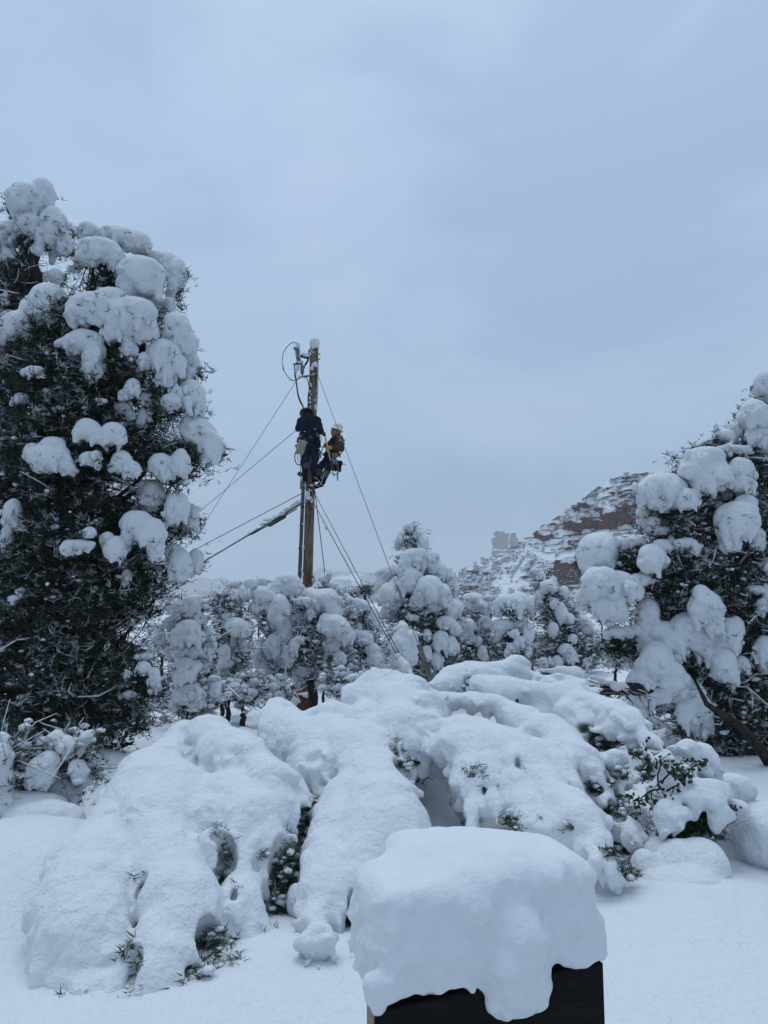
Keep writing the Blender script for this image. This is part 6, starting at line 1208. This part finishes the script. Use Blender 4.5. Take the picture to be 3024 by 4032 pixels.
rope('lanyard', 'positioning strap curving from the right hip round towards the pole', 'strap', ((720, 1010), (780, 1090), (840, 1140), (900, 1115), (950, 1150), (940, 1180)), D1-0.14, 0.012, 'strap')
rope('lanyard', 'red strap at the belt between the two workers', 'strap', ((905, 775), (912, 830), (895, 900), (905, 980), (960, 1010)), D1-0.08, 0.009, 'red_tag')
# --- worker two, in profile, leaning back in his harness on the right of the pole
D2 = 16.92; p2 = empty('person', J(840, 1880, D2), 'worker in profile with white hard hat, sunglasses and brown jacket, leaning back', 'person')
hd = J(1232, 640, D2); nk = J(1272, 745, D2); chest = J(1255, 900, D2); pel = J(1170, 1170, D2)
s1, s2 = J(1305, 845, D2-0.17), J(1225, 850, D2+0.15); e1, e2 = J(1350, 1030, D2-0.20), J(1100, 985, D2+0.14); h1, h2 = J(1120, 1025, D2-0.18), J(990, 960, D2+0.02)
q1, q2 = J(1150, 1200, D2-0.10), J(1130, 1190, D2+0.10); k1, k2 = J(1050, 1500, D2-0.12), J(885, 1440, D2+0.02); a1, a2 = J(930, 1770, D2-0.08), J(835, 1680, D2+0.0)
RH = Ry(-0.15)
face = [('e', J(1168, 668, D2), (0.050, 0.058, 0.078), RH), ('c', J(1150, 640, D2), J(1134, 668, D2), 0.012, 0.013), ('e', J(1160, 722, D2), (0.030, 0.035, 0.022)), ('e', J(1143, 695, D2), (0.012, 0.026, 0.008)), ('e', J(1143, 706, D2), (0.011, 0.024, 0.008)), ('e', J(1282, 668, D2-0.085), (0.018, 0.010, 0.030)), ('e', J(1158, 628, D2), (0.022, 0.055, 0.014)), ('c', J(1175, 735, D2), nk, 0.045, 0.06)]
body(p2, hd, nk, chest, pel, [(s1, e1, h1), (s2, e2, h2)], [(q1, k1, a1), (q2, k2, a2)], (0.100, 0.078, 0.112), None, 0.0085, face)
b = B()
for dy in (-0.042, 0.042): b.box(J(1158, 628, D2+dy), (0.022, 0.046, 0.030), Ry(-0.2), 0.006)
b.tube([J(1168, 622, D2-0.066), J(1225, 632, D2-0.086), J(1280, 645, D2-0.088)], 0.004, 5); part('sunglasses', b, M['lens'], p2)
solid('hair', p2, [('e', J(1275, 650, D2+0.01), (0.075, 0.084, 0.085)), ('e', J(1310, 690, D2), (0.035, 0.06, 0.045)), ('x', J(1190, 700, D2), (0.09, 0.12, 0.08))], 'hair', 0.008, 0.01, 0.004, 31)
hard_hat(p2, J(1262, 612, D2), Ry(0.32), 'hat_white', 0.150, 0.108)
b = B(); b.tube([J(1345, 690, D2-0.06), J(1322, 650, D2-0.085), J(1300, 600, D2-0.09)], 0.008, 5); part('chin_strap', b, M['yellow'], p2)
solid('jacket', p2, [('c', J(1275, 830, D2), J(1245, 960, D2), R2(118), R2(125), 1.35), ('c', J(1245, 960, D2), J(1200, 1110, D2), R2(125), R2(105), 1.15), ('c', s1, e1, R2(78), R2(66)), ('c', e1, J(1165, 1015, D2-0.18), R2(64), R2(46)), ('c', s2, e2, R2(75), R2(60)), ('c', e2, J(1010, 965, D2+0.04), R2(56), R2(42)), ('c', J(1240, 780, D2), J(1310, 790, D2), R2(55), R2(55), 1.5)], 'brown_coat', 0.011, 0.03, 0.007, 32)
solid('vest', p2, [('c', J(1180, 820, D2-0.06), J(1100, 950, D2-0.07), R2(60), R2(66), 1.7), ('c', J(1190, 960, D2-0.05), J(1100, 1000, D2-0.06), R2(60), R2(44), 2.0), ('c', J(1060, 1090, D2-0.02), J(1000, 1160, D2-0.02), R2(58), R2(46))], 'vest', 0.009, 0.03, 0.006, 33)
solid('trousers', p2, [('c', J(1180, 1150, D2), J(1120, 1200, D2), R2(112), R2(105), 1.25), ('c', q1, k1, R2(96), R2(74)), ('c', k1, J(945, 1750, D2-0.08), R2(72), R2(62)), ('c', q2, k2, R2(96), R2(82)), ('c', k2, J(845, 1650, D2), R2(76), R2(64))], 'jeans', 0.011, 0.022, 0.007, 34)
for (c_, t_) in ((J(920, 1790, D2-0.08), J(800, 1860, D2-0.04)), (J(835, 1690, D2+0.0), J(740, 1712, D2+0.0))):
    solid('boot', p2, [('c', c_+[0.01, 0, 0.06], c_, 0.066, 0.060), ('c', c_, t_, 0.056, 0.040), ('c', c_+[0.02, 0, -0.05], t_+[0.0, 0, -0.03], 0.026, 0.024)], 'black_cloth', 0.009, 0.02, 0.003, 35)
b = B(); b.tube([J(985, 1560, D2-0.2), J(905, 1800, D2-0.16), J(860, 1850, D2-0.14)], 0.009, 6); b.tube([J(800, 1660, D2-0.1), J(880, 1760, D2-0.17), J(935, 1830, D2-0.17)], 0.012, 6); b.box(J(812, 1828, D2-0.13), (0.07, 0.04, 0.025), Ry(0.5), 0.004); b.box(J(790, 1668, D2-0.1), (0.03, 0.02, 0.05), Ry(0.4), 0.004); part('climbing_spur', b, M['alloy'], p2)
for (p_, q_) in ((J(1030, 1540, D2-0.12), J(985, 1610, D2-0.11)), (J(865, 1520, D2+0.01), J(852, 1590, D2+0.0))): solid('spur_pad', p2, [('c', p_, q_, R2(80), R2(76))], 'pad', 0.009, 0.01, 0.002, 36)
# gloved hand closed round the stick: palm, four fingers, thumb
st = lambda y: J(975+(1190-975)*(y-690)/(1610-690), y, 16.70)
hand = [('c', J(1155, 1012, D2-0.18), J(1105, 1008, D2-0.19), 0.040, 0.043), ('e', J(1095, 1012, D2-0.19), (0.045, 0.030, 0.040))]
for i in range(4):
    y_ = 985+22*i; c = st(y_); w = [J(1082, y_, D2-0.205), c+[0.020, -0.030, 0], c+[-0.024, -0.026, -0.004], c+[-0.028, 0.010, -0.006]][:4 if i < 3 else 4]; hand += [('c', w[j], w[j+1], 0.0135-0.001*j, 0.0125-0.001*j) for j in range(3)]
c = st(970); hand += [('c', J(1100, 985, D2-0.16), c+[0.030, 0.018, -0.01], 0.016, 0.014), ('c', c+[0.030, 0.018, -0.01], c+[-0.010, 0.030, 0.015], 0.014, 0.011)]
solid('glove', p2, hand, 'glove', 0.0045, 0.009, 0.001, 37)
h2c = J(1005, 1060, D2-0.13); hand = [('c', J(1050, 1080, D2-0.1), J(1035, 1065, D2-0.16), 0.034, 0.036)]
for i in range(4): c = st(1040+20*i); hand += [('c', J(1020, 1040+20*i, D2-0.16), c+[-0.026, -0.02, 0], 0.0125, 0.012), ('c', c+[-0.026, -0.02, 0], c+[0.016, -0.026, 0], 0.012, 0.011)]
hand += [('c', J(1030, 1050, D2-0.15), st(1030)+[0.0, 0.026, 0], 0.014, 0.011)]
solid('glove', p2, hand, 'glove', 0.0045, 0.009, 0.001, 38)
for pts, mm in ((((1230, 760), (1195, 860), (1180, 960), (1200, 1060)), 'strap'), (((1320, 780), (1400, 840), (1430, 850)), 'strap'), (((1400, 850), (1410, 950), (1385, 1010), (1405, 1050)), 'strap'), (((1370, 1060), (1350, 1120), (1310, 1180)), 'strap')):
    b = B(); b.tube(spline([J(x, y, D2-0.19) for x, y in pts], 14), 0.014, 6); part('harness_strap', b, M[mm], p2)
solid('work_belt', p2, [('c', J(1090, 1120, D2-0.12), J(1290, 1170, D2-0.1), R2(34), R2(36), 2.4), ('c', J(1290, 1130, D2-0.15), J(1325, 1210, D2-0.15), R2(22), R2(16))], 'leather', 0.009, 0.01, 0.003, 39)
b = B(); b.box(J(1310, 1165, D2-0.21), (0.05, 0.03, 0.02), Ry(0.8), 0.004); part('belt_tag', b, M['red_tag'], p2, False)
b = B(); b.box(J(1325, 845, D2-0.26), (0.045, 0.012, 0.030), Ry(0.2), 0.004); part('sleeve_patch', b, M['tag_white'], p2, False)
b = B()
for k in range(16): ring(b, J(1150+rr.random()*110, 1130+rr.random()*230, D2-0.24+rr.random()*0.05), 0.018+0.012*rr.random(), Rz(rr.random()-0.5) @ Ry(rr.random()*3), 0.0055, 12, 0.034)
part('carabiner', b, M['alloy'], p2)
b = B()
for (x, y, a, l_) in ((1180, 1200, 0.2, 0.12), (1230, 1240, -0.3, 0.10), (1185, 1330, 0.6, 0.10), (1210, 1160, 1.0, 0.09)): b.box(J(x, y, D2-0.25), (0.022, 0.016, l_), Ry(a), 0.004)
part('hand_tool', b, M['steel'], p2, False)
bag('tool_bag', 'black tool bag slung behind the hip of the worker in brown', 'bag', J(1265, 1400, D2-0.06), Ry(0.25), (0.095, 0.075, 0.115), 'black_cloth', 41, [('e', J(1310, 1340, D2-0.06), (0.07, 0.07, 0.06)), ('e', J(1220, 1460, D2-0.06), (0.06, 0.06, 0.07))])
rope('lanyard', 'thin strap with a curled end sticking out right of the black tool bag', 'strap', ((1350, 1390), (1390, 1368), (1420, 1368), (1448, 1392)), D2-0.1, 0.008, 'rope')
rope('lanyard', 'doubled strap hanging in a narrow loop below the black tool bag', 'strap', ((1262, 1330), (1255, 1430), (1265, 1560), (1255, 1660), (1266, 1722), (1282, 1700), (1275, 1600), (1290, 1480), (1275, 1350)), D2-0.16, 0.010, 'rope_pale')
rope('lanyard', 'dark strap looping from the black tool bag under the end of the yellow stick', 'strap', ((1120, 1380), (1100, 1450), (1115, 1540), (1165, 1590), (1230, 1590), (1290, 1540), (1350, 1430)), D2-0.16, 0.009, 'rope')
# the yellow hot stick, held by the second worker
root = empty('hot_stick', st(1610), 'yellow fibreglass hot stick with a black lower grip, held by the worker in brown', 'hot stick')
b = B(); b.tube([st(700), st(1300)], 0.0195, 12); b.tube([st(1500), st(1612)], 0.0175, 12); part('pole_section', b, M['yellow'], root)
b = B(); b.tube([st(1295), st(1320), st(1390), st(1400), st(1500), st(1510)], [0.022, 0.016, 0.016, 0.028, 0.030, 0.020], 12); part('grip', b, M['dark_metal'], root)
b = B(); b.tube([st(672), st(690), st(715)], [0.026, 0.030, 0.022], 10); b.tube([st(690), st(760)+[0.022, 0, 0]], 0.010, 6); b.tube([st(1605), st(1622)], 0.022, 10); part('end_fitting', b, M['leather'], root)
